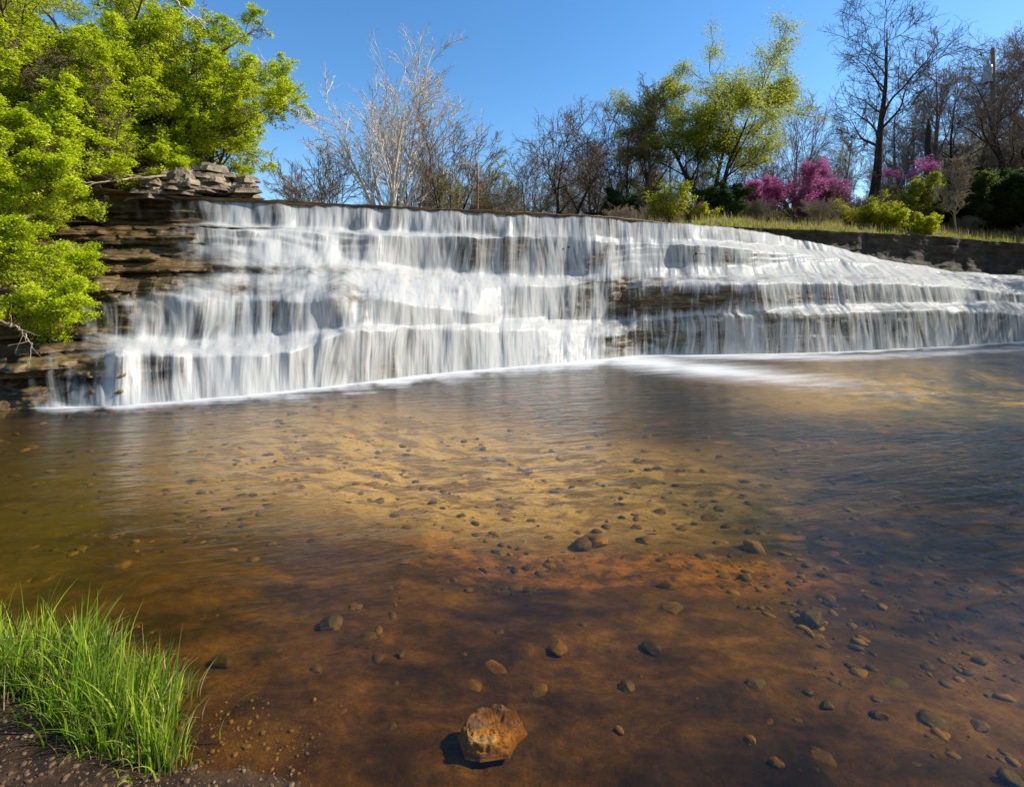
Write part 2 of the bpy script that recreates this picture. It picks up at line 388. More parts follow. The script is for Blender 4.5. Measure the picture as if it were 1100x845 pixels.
# add submerged foot and upstream cap
up = P[:, :1].copy(); up[..., 1] += 3.0; up[..., 2] += -.1
up2 = P[:, :1].copy(); up2[..., 1] += .15; up2[..., 2] += -.01
dn = P[:, -1:].copy(); dn[..., 2] -= .9; dn[..., 1] -= .1
A = np.concatenate([up, up2, P, dn], 1)
nr, nc = A.shape[:2]
o = mesh('rock_ledges', A.reshape(-1, 3), gridf(nr, nc)[:, ::-1], M['rock'])
tag(o, kind='structure')

# ------------------------------------------------------------------ falling water
s_w = np.linspace(20, 1400, 1700)
P, X0, Y0 = surface(s_w, .8, 15)
um = np.cumsum(np.r_[0, np.linalg.norm(np.diff(P[:, -1], axis=0), axis=1)]); um *= 1
U = um[:, None]+0*X0
seg = np.linalg.norm(np.diff(P, axis=1), axis=2); Vl = np.concatenate([np.zeros((len(s_w), 1)), np.cumsum(seg, 1)], 1)
dz = -np.gradient(P[..., 2], axis=1); dd = np.abs(np.gradient(P[..., 1], axis=1))
steep = sst(.8, 2.6, dz/(dd+1e-4))
rip = .03*fbm(U*4.5, Vl*.5, 0, 15, 4)+.075*fbm(U*1.9, Vl*.6, 0, 25, 4)
lean = np.array([[0, -1, .35]])
P[..., 1] += -.05+rip*-1; P[..., 2] += .02+rip*.4
# how much water runs where
xb_y = np.array([205, 216, 262, 290, 310, 325, 335, 370, 400, 440, 460.]); xb_x = np.array([205, 198, 207, 218, 185, 145, 105, 88, 62, 38, 38.])
xb = np.interp(Y0, xb_y, xb_x)
cov = .80+.16*sst(xb, xb+120, X0)
cov *= .22+.78*sst(-38, 62, X0-xb)
thin = sst(0, 1, (xb-X0)/60)
cov = cov-thin*.12
blobs = [(310, 292, 105, 6, .75), (270, 312, 50, 9, .55), (372, 313, 26, 17, .7), (388, 342, 14, 18, .45), (255, 246, 75, 2.0, .9), (150, 262, 40, 60, .35),
         (702, 326, 60, 22, .72), (692, 366, 46, 16, .78), (655, 350, 20, 8, .3), (745, 325, 80, 17, .50), (850, 320, 110, 9, .30), (980, 330, 60, 8, .2), (900, 352, 90, 10, .2), (250, 345, 30, 12, .2), (330, 395, 40, 10, .12), (760, 285, 40, 7, .35), (795, 262, 30, 4, .3),
         (840, 343, 60, 6, .3), (770, 362, 50, 14, .35), (880, 300, 110, 4, .35), (560, 262, 60, 18, .18), (620, 285, 25, 18, .3), (465, 315, 30, 7, .2), (480, 242, 60, 12, .12),
         (700, 302, 100, 3.5, .5), (640, 240, 60, 6, .18), (210, 352, 60, 14, .2), (160, 400, 50, 15, .35), (95, 395, 30, 40, .3), (920, 340, 80, 12, .25), (1060, 335, 40, 20, .1), (900, 282, 50, 5, .3), (1085, 320, 12, 16, .5)]
for cx, cy, rx, ry, am in blobs:
    q = ((X0-cx)/rx)**2+((Y0-cy)/ry)**2
    cov -= am*np.exp(-q)*(0.75+.5*fbm(X0/12, Y0/6, 0, int(cx), 3))
cov += (.26*fbm(U*.8+.4*Vl, Vl*.9, 0, 55, 5))+.10*(1-steep)*sst(xb, xb+60, X0)
cov *= .15+.85*sst(0, .022, np.linspace(0, 1, NV))[None]
vrow = np.linspace(0, 1, NV)[None]
for vc in (.13, .36, .70): cov += .30*np.exp(-((vrow-vc)/.018)**2)*sst(xb, xb+90, X0)*(X0 < 5000)
foot = sst(.93, 1.0, np.linspace(0, 1, NV))[None]
cov = np.maximum(cov, foot*.95*sst(xb-20, xb+20, X0))
up = P[:, :1].copy(); up[..., 1] += 3.0
up2 = P[:, :1].copy(); up2[..., 1] += .2; up2[..., 2] -= .03
up[..., 2] -= .03
A = np.concatenate([up, up2, P], 1)
ex = lambda q: np.concatenate([q[:, :1], q[:, :1], q], 1)
Vx = np.concatenate([Vl[:, :1]-3.2, Vl[:, :1]-.2, Vl], 1)
nr, nc = A.shape[:2]
o = mesh('waterfall', A.reshape(-1, 3), gridf(nr, nc)[:, ::-1], M['white'], uv=np.stack([ex(U), Vx], -1).reshape(-1, 2),
         attrs={'cover': np.clip(ex(cov), 0, 1.05), 'steep': ex(steep)})
tag(o, 'wide silky white waterfall tumbling down stepped brown ledges', 'waterfall', kind='structure')

# ------------------------------------------------------------------ pool surface and foam
BX, BY = T[:, 1], T[:, 11]
xs = np.linspace(10, 1250, 620); ts = np.linspace(-.25, 1, 90)
XX, TT = np.meshgrid(xs, ts, indexing='ij')
yb = pchip(BX, BY, xs)[:, None]
plume_h = np.interp(xs, [10, 500, 640, 700, 800, 900, 1000, 1250], [14, 20, 30, 38, 55, 62, 60, 50])[:, None]
YY = yb+np.where(TT < 0, TT*14, TT*plume_h)
DD = Dw(YY)
PX = (XX-CX)/F*DD
dpx = YY-yb
edge = np.interp(XX, [10, 60, 200, 400, 560, 640, 700, 1000, 1250], [1, 2.5, 4, 5.5, 5, 7, 3, 2.5, 2.5])
edge = edge*(1.0+.8*fbm(XX/18, YY/9, 0, 301, 5))
cv = 1.0*np.exp(-(np.maximum(dpx, 0)/edge/1.25)**1.2)
# current running out to the right from the notch
mid = np.interp(XX, [620, 680, 760, 860, 960, 1060], [383, 388, 398, 409, 420, 426]); wd = np.interp(XX, [620, 680, 760, 860, 960, 1060], [8, 10, 12, 13, 12, 9])
st = np.interp(XX, [560, 620, 680, 760, 840, 920, 1000, 1060], [0, .8, .95, .8, .58, .4, .22, 0])
st = st*(1+.35*fbm(XX/40, YY/5, 0, 303, 4))
cv = np.maximum(cv, st*np.exp(-(np.abs(YY-mid)/wd)**1.5))
cv = np.maximum(cv, .85*np.exp(-((XX-690)/50)**2-((YY-389)/9)**2))
st2 = np.interp(XX, [700, 800, 900, 1000, 1100, 1200], [.5, .75, .6, .55, .5, .4])
mid2 = np.interp(XX, [700, 800, 900, 1000, 1100, 1200], [384, 384, 385, 381, 374, 372])
cv = np.maximum(cv, st2*np.exp(-((YY-mid2)/4.0)**2))
cv *= sst(10, 60, XX)
ang = R(14)
uu = PX*math.cos(ang)+DD*math.sin(ang); vv = -PX*math.sin(ang)+DD*math.cos(ang)
zz = .010+.03*np.exp(-(np.maximum(dpx, 0)/5)**2)*sst(0, .2, cv)
o = mesh('foam', np.stack([PX, DD, zz], -1).reshape(-1, 3), gridf(*PX.shape)[:, ::-1], M['foam'], uv=np.stack([uu, vv], -1).reshape(-1, 2), attrs={'cover': cv})
tag(o, kind='structure')

gx = np.linspace(-45, 60, 60); gy = np.linspace(-4, 24, 40)
GX, GY = np.meshgrid(gx, gy, indexing='ij')
o = mesh('pool_water', np.stack([GX, GY, 0*GX], -1).reshape(-1, 3), gridf(*GX.shape)[:, ::-1], M['pool'])
tag(o, kind='structure')

# ------------------------------------------------------------------ stream bed with near bank
shore = np.array([(-9, 2.9), (-4.2, 2.5), (-2.3, 2.46), (-1.75, 2.4), (-1.38, 2.08), (-1.2, 1.88), (-.95, 1.86), (-.70, 1.80), (-.62, 1.6), (-.1, 1.1), (.8, .8), (9, -.2), (40, -3)])
def bedz(X, Y):
    ys = np.interp(X, shore[:, 0], shore[:, 1])
    d = (ys-Y)+.10*fbm(X*2.2, Y*2.2, 0, 131, 4)
    land = .09*sst(0, .5, d)+.25*np.clip(d-.4, 0, 9)*.3
    dep = .07+.48*sst(.1, 4.5, -d)+.2*sst(4, 9, Y)
    pxx = CX+F*X/np.maximum(Y, .5); Yb = Dw(np.interp(pxx, T[:, 1], T[:, 11]))
    dep = dep*(.12+.88*sst(-.1, 3.5, Yb-Y))
    z = np.where(d > 0, -.02+land, -.02-dep*sst(0, .9, -d))
    z = z+.035*sst(0, .6, np.abs(d))*fbm(X*1.7, Y*1.7, 0, 141, 5)+.012*fbm(X*9, Y*9, 0, 151, 3)
    z = z+.05*np.exp(-((X+.07)**2+(Y-1.86)**2)/.05)
    # banks at either side
    z = z+np.clip(X-.95*np.maximum(Y, 0)-6.5, 0, 99)*.35*(1+.2*fbm(X*.3, Y*.3, 0, 5, 3))
    z = z+np.clip(-X-1.3*np.maximum(Y, 0)-2.0, 0, 99)*.45
    return z
tt = np.linspace(-2.2, 2.2, 620); dd_ = np.geomspace(.9, 26, 420)
TTg, DG = np.meshgrid(tt, dd_, indexing='ij')
XG = TTg*DG
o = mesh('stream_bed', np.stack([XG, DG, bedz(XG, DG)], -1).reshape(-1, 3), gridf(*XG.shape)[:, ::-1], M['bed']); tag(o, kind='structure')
gx = np.linspace(-60, 60, 200); gy = np.linspace(-60, .9, 90)
GX, GY = np.meshgrid(gx, gy, indexing='ij')
o = mesh('ground', np.stack([GX, GY, bedz(GX, GY)-.004], -1).reshape(-1, 3), gridf(*GX.shape)[:, ::-1], M['soil']); tag(o, kind='structure')

# ------------------------------------------------------------------ terrain above the falls
TL_x = T[:, 0]
lipD = (T[:, 2]-CH)*F/(HY-T[:, 3])
def edgeD(px): return np.interp(px, TL_x, lipD)
def edgeZ(px): return np.interp(px, [-420, -150, 50, 200, 640, 700, 762, 830, 900, 1000, 1095, 1400], [4.4, 4.15, 3.85, 3.45, 3.45, 3.5, 3.62, 3.74, 3.76, 3.77, 3.55, 3.3])
def terr(px, D):
    s = np.maximum(D-edgeD(px)-.35, 0)
    right = sst(640, 800, px); left = 1-sst(150, 330, px)
    z = edgeZ(px)+right*(.24*np.minimum(s, 9)+.13*np.clip(s-9, 0, 12)+.02*np.clip(s-21, 0, 200))
    z = z+left*(.55*np.minimum(s, 8)+.1*np.clip(s-8, 0, 30))
    z = z+(1-right)*(1-left)*(.05*np.clip(s-4, 0, 25))
    n = .18*fbm(px/60, D*.5, 0, 171, 4)
    return z+n*sst(.1, 2.5, s)
pxs = np.linspace(-400, 1800, 420); ss = np.r_[0, .02, np.geomspace(.1, 260, 130)]
PXs, SS = np.meshgrid(pxs, ss, indexing='ij')
De = edgeD(PXs)
wob = .22*fbm(PXs/25, 0, 0, 33, 4)*sst(770, 820, PXs)
DT = De+.35+wob+SS
ZT = terr(PXs, DT)
# rock wall below the terrace edge: drop the first column of points
A = np.stack([(PXs-CX)/F*DT, DT, ZT], -1)
o = mesh('terrain', A.reshape(-1, 3), gridf(*PXs.shape)[:, ::-1], M['soil']); tag(o, kind='structure')

# low rock wall along the right edge of the stream
wx = np.linspace(735, 1420, 620); wv = np.linspace(0, 1, 60)
WX, WV = np.meshgrid(wx, wv, indexing='ij')
De = edgeD(WX)+.35+.22*fbm(WX/25, 0, 0, 33, 4)*sst(770, 820, WX)
ztop = terr(WX, De)+.02
zlip = np.interp(WX, TL_x, T[:, 2])-.25
Zw = zlip+(ztop-zlip)*WV
um_ = WX*.035
bi = np.floor(Zw*3.2+.8*fbm(um_*.7, Zw*.5, 0, 3, 3))
push = -.16*np.sin(WV*3.14)+.25*(1-WV)**4+.10*fbm(um_*1.3, bi*4.3, 0, 9, 5)+.06*fbm(um_*4, Zw*6, 0, 19, 4)+.05*(_h(bi, bi*0, bi*0, 5)-.5)
push = push*sst(735, 800, WX)
Dq = De-push-.02
cap = np.stack([(WX[:, -1:]-CX)/F*(De[:, -1:]+.5), De[:, -1:]+.5, ztop[:, -1:]-.05], -1)
A = np.concatenate([np.stack([(WX-CX)/F*Dq, Dq, Zw], -1), cap], 1)
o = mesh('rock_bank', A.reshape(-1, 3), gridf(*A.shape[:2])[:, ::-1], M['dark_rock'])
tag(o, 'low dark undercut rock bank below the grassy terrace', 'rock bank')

# ------------------------------------------------------------------ stones
def ico(sub):
    import bmesh
    bm = bmesh.new(); bmesh.ops.create_icosphere(bm, subdivisions=sub, radius=1)
    V = np.array([v.co[:] for v in bm.verts]); Fc = np.array([[v.index for v in f.verts] for f in bm.faces]); bm.free()
    return V, Fc
ICO = {k: ico(k) for k in (2, 4, 5)}
def stone_shape(seed, sub=4, flat=.5, ang=.5):
    V, Fc = ICO[sub]; V = V.copy(); rng = np.random.default_rng(seed)
    # cut by random planes to make facets
    for _ in range(11):
        n = rng.normal(size=3); n /= np.linalg.norm(n); d = rng.uniform(.62, .85)
        k = V@n; V = np.where((k > d)[:, None], V-(k-d)[:, None]*n*ang, V)
    V = V*(1+.17*fbm(V[:, 0]*1.5, V[:, 1]*1.5, V[:, 2]*1.5, seed, 4)[:, None]+.06*fbm(V[:, 0]*6, V[:, 1]*6, V[:, 2]*6, seed, 4)[:, None])
    V[:, 2] *= flat
    return V, Fc
def place_px(px, py, z=0.0):
    D = (CH-z)*F/(py-HY); return ((px-CX)/F*D, D)
def stone(name, px, py, w, z, mat, seed, flat, rz, label, group=None, ang=1.0, asp=.8, sub=4, tilt=0):
    x, y = place_px(px, py, z)
    V, Fc = stone_shape(seed, sub, flat, ang); V = V*np.array([w/2, w/2*asp, w/2])
    o = mesh(name, V, Fc, M[mat]); o.location = (x, y, z); o.rotation_euler = (tilt, 0, rz)
    return tag(o, label, 'stone', group)
def slab_stone(outline, thick, seed, fs=1.0):
    q = np.array(outline, float); c = q.mean(0); q = q-c
    th = np.arctan2(q[:, 1], q[:, 0]); o_ = np.argsort(th); th, rr = th[o_], np.hypot(*q.T)[o_]
    nt_, nr_ = 160, 46; a = np.linspace(-np.pi, np.pi, nt_, endpoint=False)
    # radius along straight edges between the corners
    rad = np.zeros(nt_); P2 = q[o_]
    for i, t_ in enumerate(a):
        k = np.searchsorted(th, t_) % len(th); A_, B_ = P2[k-1], P2[k]; d = np.array([math.cos(t_), math.sin(t_)]); e = B_-A_
        den = d[0]*e[1]-d[1]*e[0]; rad[i] = (A_[0]*e[1]-A_[1]*e[0])/den
    rho = np.r_[np.linspace(.02, .9, 26), np.linspace(.93, 1, 6), np.full(14, 1.0)]; zz = np.r_[np.full(26, 0.), -.03*np.linspace(.2, 1, 6)**2, -np.linspace(.06, 1, 14)]
    RA, AA = np.meshgrid(rho, a, indexing='ij'); X = RA*rad[None]*np.cos(AA); Y = RA*rad[None]*np.sin(AA)
    Z = zz[:, None]*thick+0*X
    n = fbm(X*14*fs, Y*14*fs, Z*14*fs, seed, 5); n2 = fbm(X*45*fs, Y*45*fs, Z*45*fs, seed+3, 4)
    Z = Z+(.028*n+.010*n2)*np.where(zz[:, None] > -.5, 1, .2)
    fl = 1+.10*n+.05*n2+.22*np.clip(-zz[:, None], 0, 1); X = X*fl; Y = Y*fl
    i = np.arange(nr_*nt_).reshape(nr_, nt_); j_ = np.roll(i, -1, 1)
    Fq = np.stack([i[:-1], i[1:], j_[1:], j_[:-1]], -1).reshape(-1, 4)
    return np.stack([X, Y, Z], -1).reshape(-1, 3), Fq, c
oc = [(500, 768), (508, 756), (530, 744), (548, 745), (561, 762), (552, 771), (545, 784), (520, 789), (504, 787)]
V, Fq, c_ = slab_stone([place_px(a_, b_+4, .02) for a_, b_ in oc], .05, 5)
o = mesh('stone', V, Fq, M['slab']); o.location = (c_[0], c_[1], -.002); o.rotation_euler = (-.06, .05, 0); tag(o, 'large tan angular stone breaking the shallow water in front', 'stone')
big = [(834, 818, .055, 'stone', 'small pale stone near the lower edge with a bright top'), (806, 792, .05, 'stone', 'small tan stone just beyond the pale one in shallow water'),
       (665, 778, .045, 'stone', 'small light pebble right of the large tan stone'), (600, 690, .12, 'stone', 'broad flat amber stone under water beyond the large tan stone'),
       (700, 688, .12, 'dark_stone', 'dark leaning stone under water right of the flat amber stone'), (672, 728, .09, 'dark_stone', 'dark oval stone between large tan stone and leaning stone'),
       (355, 672, .14, 'dark_stone', 'blackish round stone under water right of the grass'), (237, 713, .10, 'dark_stone', 'black flat stone under water beside the grass tuft'),
       (430, 701, .06, 'dark_stone', 'small black stone with a pointed tip under the shallow water'), (868, 738, .05, 'dark_stone', 'small dark stone upper one of the close pair at right'),
       (889, 752, .06, 'dark_stone', 'small dark stone lower one of the close pair at right'), (1085, 835, .09, 'dark_stone', 'black wet stone in the bottom right corner'),
       (945, 760, .07, 'dark_stone', 'lone dark stone in amber shallows at right'), (625, 573, .22, 'cobble', 'rounded stone under water in the middle of the pool'),
       (692, 566, .15, 'stone', 'bright orange flat stone glowing in the pool centre'), (640, 572, .22, 'stone', 'long rusty slab under water left of the bright orange stone'),
       (810, 575, .22, 'stone', 'rusty orange stone under rippled water right of centre'), (872, 660, .16, 'dark_stone', 'wide dark slab under dim water at right')]
for i, (px, py, w, mt, lb) in enumerate(big):
    x, y = place_px(px, py, 0); zb = float(bedz(np.array(x), np.array(y)))
    x, y = place_px(px, py, zb)
    z = float(bedz(np.array(x), np.array(y)))+w*.1
    V, Fc = stone_shape(30+i, 4, .55, .9); V = V*np.array([w/2, w/2*.8, w/2])
    o = mesh('submerged_stone', V, Fc, M[mt]); o.location = (x, y, z); o.rotation_euler = (0, 0, i*1.3); tag(o, lb, 'stone')
rng = np.random.default_rng(5)
protos = []
for i in range(8):
    V, Fc = stone_shape(60+i, 4, .5, .8)
    me = None
    o = mesh('cobble', V*.5, Fc, M['dark_stone' if i % 3 == 0 else 'cobble']); protos.append(o)
k = 0
for i in range(150):
    px = rng.uniform(-20, 1120); py = 420+420*rng.uniform(0, 1)**1.0
    if i % 3 == 0: px = rng.uniform(600, 1120); py = rng.uniform(440, 640)
    x, y = place_px(px, py, -.2)
    z = float(bedz(np.array(x), np.array(y)))
    if z > -.06: continue
    w = (.015+.075*rng.uniform()**2.2)*(1+.25*y)*(1.2 if y > 3 else 1)
    o = protos[k % 8] if k < 8 else protos[k % 8].copy()
    if k >= 8: col.objects.link(o)
    o.location = (x, y, z-w*.06); o.scale = (w, w*rng.uniform(.6, 1), w*rng.uniform(.6, 1)); o.rotation_euler = (rng.uniform(-.2, .2), rng.uniform(-.2, .2), rng.uniform(0, 6.3))
    tag(o, 'brown cobble lying under water on the stream bed', 'cobble', 'cobbles scattered over the stream bed'); k += 1

# packed rubble half buried in the silt
Vp, Fp = ICO[2]
N = 3400; rng = np.random.default_rng(77)
py = 425+430*rng.uniform(0, 1, N)**1.15; px = rng.uniform(-40, 1140, N); D = Dw(py, -.3)
X = (px-CX)/F*D; Z = bedz(X, D)
k_ = (Z < -.03) & ((vn(X*1.1, D*1.1, 0, 5)+.6*vn(X*4, D*4, 0, 6)+.3*(D-3.2)) > .1) & ((X > -.7) | (D > 3.4)); X, D, Z = X[k_], D[k_], Z[k_]; N = len(X)
rr_ = (.006+.026*rng.uniform(0, 1, N)**3)*(.45+.22*D); a_ = rng.uniform(0, 6.3, N)
V = Vp[None]*(1+.35*vn(Vp[None, :, 0]*1.6+np.arange(N)[:, None]*3.7, Vp[None, :, 1]*1.6, Vp[None, :, 2]*1.6))[..., None]
V = V*(rr_[:, None, None]*np.stack([rng.uniform(.9, 1.6, N), rng.uniform(.7, 1.1, N), rng.uniform(.35, .6, N)], -1)[:, None])
V = np.stack([V[..., 0]*np.cos(a_)[:, None]-V[..., 1]*np.sin(a_)[:, None]+X[:, None], V[..., 0]*np.sin(a_)[:, None]+V[..., 1]*np.cos(a_)[:, None]+D[:, None], V[..., 2]+Z[:, None]], -1)
o = mesh('rubble', V.reshape(-1, 3), (Fp[None]+(np.arange(N)*len(Vp))[:, None, None]).reshape(-1, 3), M['rubble']); tag(o, kind='stuff')
# pebbles and grit on the near bank
Vp, Fp = ICO[2]
VV, FF = [], []; n = 0
for i in range(2600):
    px = rng.uniform(-60, 345); py = rng.uniform(650, 900)
    x, y = place_px(px, py, .05)
    z = float(bedz(np.array(x), np.array(y)))
    if z < -.025: continue
    r = .002+.009*rng.uniform()**5
    V = Vp*(1+.3*vn(Vp[:, 0]*2+i, Vp[:, 1]*2, Vp[:, 2]*2)[:, None])*np.array([r*rng.uniform(.8, 1.4), r, r*.65])
    a_ = rng.uniform(0, 6.3); c_, s_ = math.cos(a_), math.sin(a_)
    V = np.stack([V[:, 0]*c_-V[:, 1]*s_+x, V[:, 0]*s_+V[:, 1]*c_+y, V[:, 2]+z+r*.1], -1)
    VV.append(V); FF.append(Fp+n); n += len(V)
o = mesh('gravel', np.concatenate(VV), np.concatenate(FF), M['pebble']); tag(o, kind='stuff')

# ------------------------------------------------------------------ grasses
def blades(name, base, h, w, rng, mat, bend=.6, nseg=5, parent=None, lean=None):
    N = len(base); az = rng.uniform(0, 2*np.pi, N)
    dirv = np.stack([np.cos(az), np.sin(az), 0*az], -1)
    if lean is not None: dirv = dirv*.6+lean; dirv /= np.linalg.norm(dirv, axis=1)[:, None]+1e-6
    bd = bend*rng.uniform(.1, 1.0, N)**1.2
    t = np.linspace(0, 1, nseg+1)[None, :, None]
    ang_ = bd[:, None, None]*t*1.5
    seg = (np.cos(ang_)*np.array([0, 0, 1])+np.sin(ang_)*dirv[:, None, :])*(h[:, None, None]/nseg)
    P = base[:, None, :]+np.concatenate([np.zeros((N, 1, 3)), np.cumsum(seg[:, :-1], 1)], 1)
    sa = az+rng.uniform(.7, 2.4, N); side = np.stack([np.cos(sa), np.sin(sa), 0*sa], -1)
    wd = w[:, None, None]*(1-t**1.6)*(.7+.6*np.minimum(t*3, 1))/1.3+.0003
    A = np.stack([P-side[:, None]*wd*.5, P+side[:, None]*wd*.5], 2)
    i = np.arange(N*(nseg+1)*2).reshape(N, nseg+1, 2)
    Fq = np.stack([i[:, :-1, 0], i[:, :-1, 1], i[:, 1:, 1], i[:, 1:, 0]], -1).reshape(-1, 4)
    return mesh(name, A.reshape(-1, 3), Fq, mat, parent)
rng = np.random.default_rng(12)
cl = []
for i in range(150):
    px = rng.uniform(-170, 176); lim = np.interp(px, [-150, 0, 60, 100, 170, 200], [800, 752, 775, 812, 832, 815])
    top = np.interp(px, [-150, 0, 60, 150, 200], [672, 678, 680, 700, 760])
    py = rng.uniform(top, lim)
    x, y = place_px(px, py, .05); z = float(bedz(np.array(x), np.array(y)))
    cl.append((x, y, max(z, -.03), rng.uniform(.55, 1.2), rng.uniform(0, 6.28), rng.uniform(.0, .5)))
cl = np.array(cl)
def tuft_blades(n, hs, ws, jit):
    c = cl[rng.integers(0, len(cl), n)]
    off = rng.normal(0, jit, (n, 2)); b = np.stack([c[:, 0]+off[:, 0], c[:, 1]+off[:, 1], c[:, 2]-.01], -1)
    h = rng.uniform(0, 1, n)**.8*(hs[1]-hs[0])+hs[0]; h = h*c[:, 3]; w = rng.uniform(*ws, n)
    ln = np.stack([off[:, 0]/jit*.5+np.cos(c[:, 4])*c[:, 5], off[:, 1]/jit*.5+np.sin(c[:, 4])*c[:, 5], 0*w], -1)
    return b, h, w, ln
b, h, w, ln = tuft_blades(5600, (.05, .22), (.0028, .0085), .04)
g1 = blades('grass', b, h, w, rng, M['grass_fore'], 1.6, 6, lean=ln); tag(g1, kind='stuff')
b, h, w, ln = tuft_blades(420, (.2, .34), (.005, .011), .03)
g1b = blades('tall_grass', b, h, w, rng, M['grass_fore'], .9, 8, lean=ln); tag(g1b, kind='stuff')
b, h, w, ln = tuft_blades(1700, (.04, .20), (.002, .0042), .045)
g2 = blades('dry_grass', b, h, w, rng, M['straw'], 1.7, 6, lean=ln); tag(g2, kind='stuff')

# terrace grass
N = 42000
px = rng.uniform(640, 1500, N); s = rng.uniform(0, 1, N)**1.6*9
D = edgeD(px)+.35+.1+s
z = terr(px, D)
keep = vn(px/14, D*.8, 0, 7)+.5*vn(px/5, D*2, 0, 9) > -.55
px, D, z = px[keep], D[keep], z[keep]
b = np.stack([(px-CX)/F*D, D, z-.02], -1)
mixm = rng.uniform(size=len(b)) < .72
g = blades('terrace_grass', b[mixm], rng.uniform(.05, .20, mixm.sum()), rng.uniform(.015, .035, mixm.sum()), rng, M['grass_far'], .8, 3); tag(g, kind='stuff')
mm = ~mixm
g = blades('dry_weeds', b[mm], rng.uniform(.1, .45, mm.sum()), rng.uniform(.008, .02, mm.sum()), rng, M['straw'], .7, 3); tag(g, kind='stuff')
# low green growth along the lip in the middle
N = 2500; px = rng.uniform(545, 596, N); D = edgeD(px)+.35+rng.uniform(0, 1.2, N); z = terr(px, D)
g = blades('waterside_grass', np.stack([(px-CX)/F*D, D, z+0*z], -1), .10+.17*np.exp(-((px-575)/14)**2)*rng.uniform(.5, 1, N), rng.uniform(.02, .04, N), rng, M['leaf_bright'], .9, 3); tag(g, kind='stuff')

# ------------------------------------------------------------------ trees
def tubes(Pl, Rd, k):
    N, S, _ = Pl.shape
    tg = np.gradient(Pl, axis=1); tg /= np.linalg.norm(tg, axis=2, keepdims=True)+1e-9
    ref = np.where(np.abs(tg[:, :1, 2:3]) > .9, np.array([[[1., 0, 0]]]), np.array([[[0., 0, 1.]]]))
    u = np.cross(tg, ref); u /= np.linalg.norm(u, axis=2, keepdims=True)+1e-9
    v = np.cross(tg, u)
    a = np.arange(k)*2*np.pi/k
    ring = Pl[:, :, None]+Rd[:, :, None, None]*(np.cos(a)[None, None, :, None]*u[:, :, None]+np.sin(a)[None, None, :, None]*v[:, :, None])
    i = np.arange(N*S*k).reshape(N, S, k); j = np.roll(i, -1, 2)
    Fq = np.stack([i[:, :-1], j[:, :-1], j[:, 1:], i[:, 1:]], -1).reshape(-1, 4)
    return ring.reshape(-1, 3), Fq
def cat(parts):
    V, Fq, n = [], [], 0
    for v, f in parts: V.append(v); Fq.append(f+n); n += len(v)
    return np.concatenate(V), np.concatenate(Fq)
def grow(rng, H, r0, levels, stems=1, spread=0.0, lean=(0, 0), droop=0):
    """levels: dicts(n, ratio, ang, up, wand, seg, tmin). returns polylines and radii for each level"""
    out = []
    az = rng.uniform(0, 6.28)+np.arange(stems)*2*np.pi/stems+rng.normal(0, .3, stems)
    sp = spread*rng.uniform(.4, 1, stems) if stems > 1 else np.zeros(1)
    d = np.stack([np.sin(sp)*np.cos(az)+lean[0], np.sin(sp)*np.sin(az)+lean[1], np.cos(sp)], -1)
    st = np.stack([np.cos(az), np.sin(az), 0*az], -1)*r0*(1.2 if stems > 1 else 0)
    ln = H*rng.uniform(.82, 1, stems) if stems > 1 else np.array([H*.92])
    rd = np.full(stems, r0)
    for L, lv in enumerate(levels):
        N = len(st); S = lv['seg']
        d = d/np.linalg.norm(d, axis=1, keepdims=True)
        P = np.zeros((N, S+1, 3)); P[:, 0] = st; cur = d.copy()
        for s in range(S):
            cur = cur+rng.normal(0, lv['wand'], (N, 3)); cur[:, 2] += lv['up']/S
            cur /= np.linalg.norm(cur, axis=1, keepdims=True)
            P[:, s+1] = P[:, s]+cur*(ln/S)[:, None]
        t = np.linspace(0, 1, S+1)[None]
        Rr = rd[:, None]*(1-lv.get('taper', .75)*t)
        if L == 0: Rr = Rr*(1+.5*np.exp(-t*14))
        out.append((P, np.maximum(Rr, lv.get('rmin', .003))))
        if L+1 < len(levels):
            nx = levels[L+1]; n = nx['n']; tm = nx.get('tmin', .25)
            tt_ = tm+(1-tm)*(np.arange(n)[None]+rng.uniform(0, 1, (N, n)))/n
            tt_ = np.clip(tt_, 0, .999); fi = tt_*S; i0 = fi.astype(int); fr = (fi-i0)[..., None]
            ar = np.arange(N)[:, None]
            stn = P[ar, i0]*(1-fr)+P[ar, i0+1]*fr
            dr = P[ar, i0+1]-P[ar, i0]; dr /= np.linalg.norm(dr, axis=2, keepdims=True)+1e-9
            perp = np.cross(dr, rng.normal(size=(N, n, 3))); perp /= np.linalg.norm(perp, axis=2, keepdims=True)+1e-9
            an = nx['ang']*rng.uniform(.6, 1.3, (N, n, 1))
            dn = dr*np.cos(an)+perp*np.sin(an)
            sh = nx.get('shape', .55)
            ln2 = ln[:, None]*nx['ratio']*(1-sh*(tt_-tm)/(1-tm))*rng.uniform(.65, 1.2, (N, n))
            r2 = np.minimum(rd[:, None]*(1-lv.get('taper', .75)*tt_)*nx.get('rr', .62), rd[:, None])
            st, d, ln, rd = stn.reshape(-1, 3), dn.reshape(-1, 3), ln2.ravel(), r2.ravel()
    return out
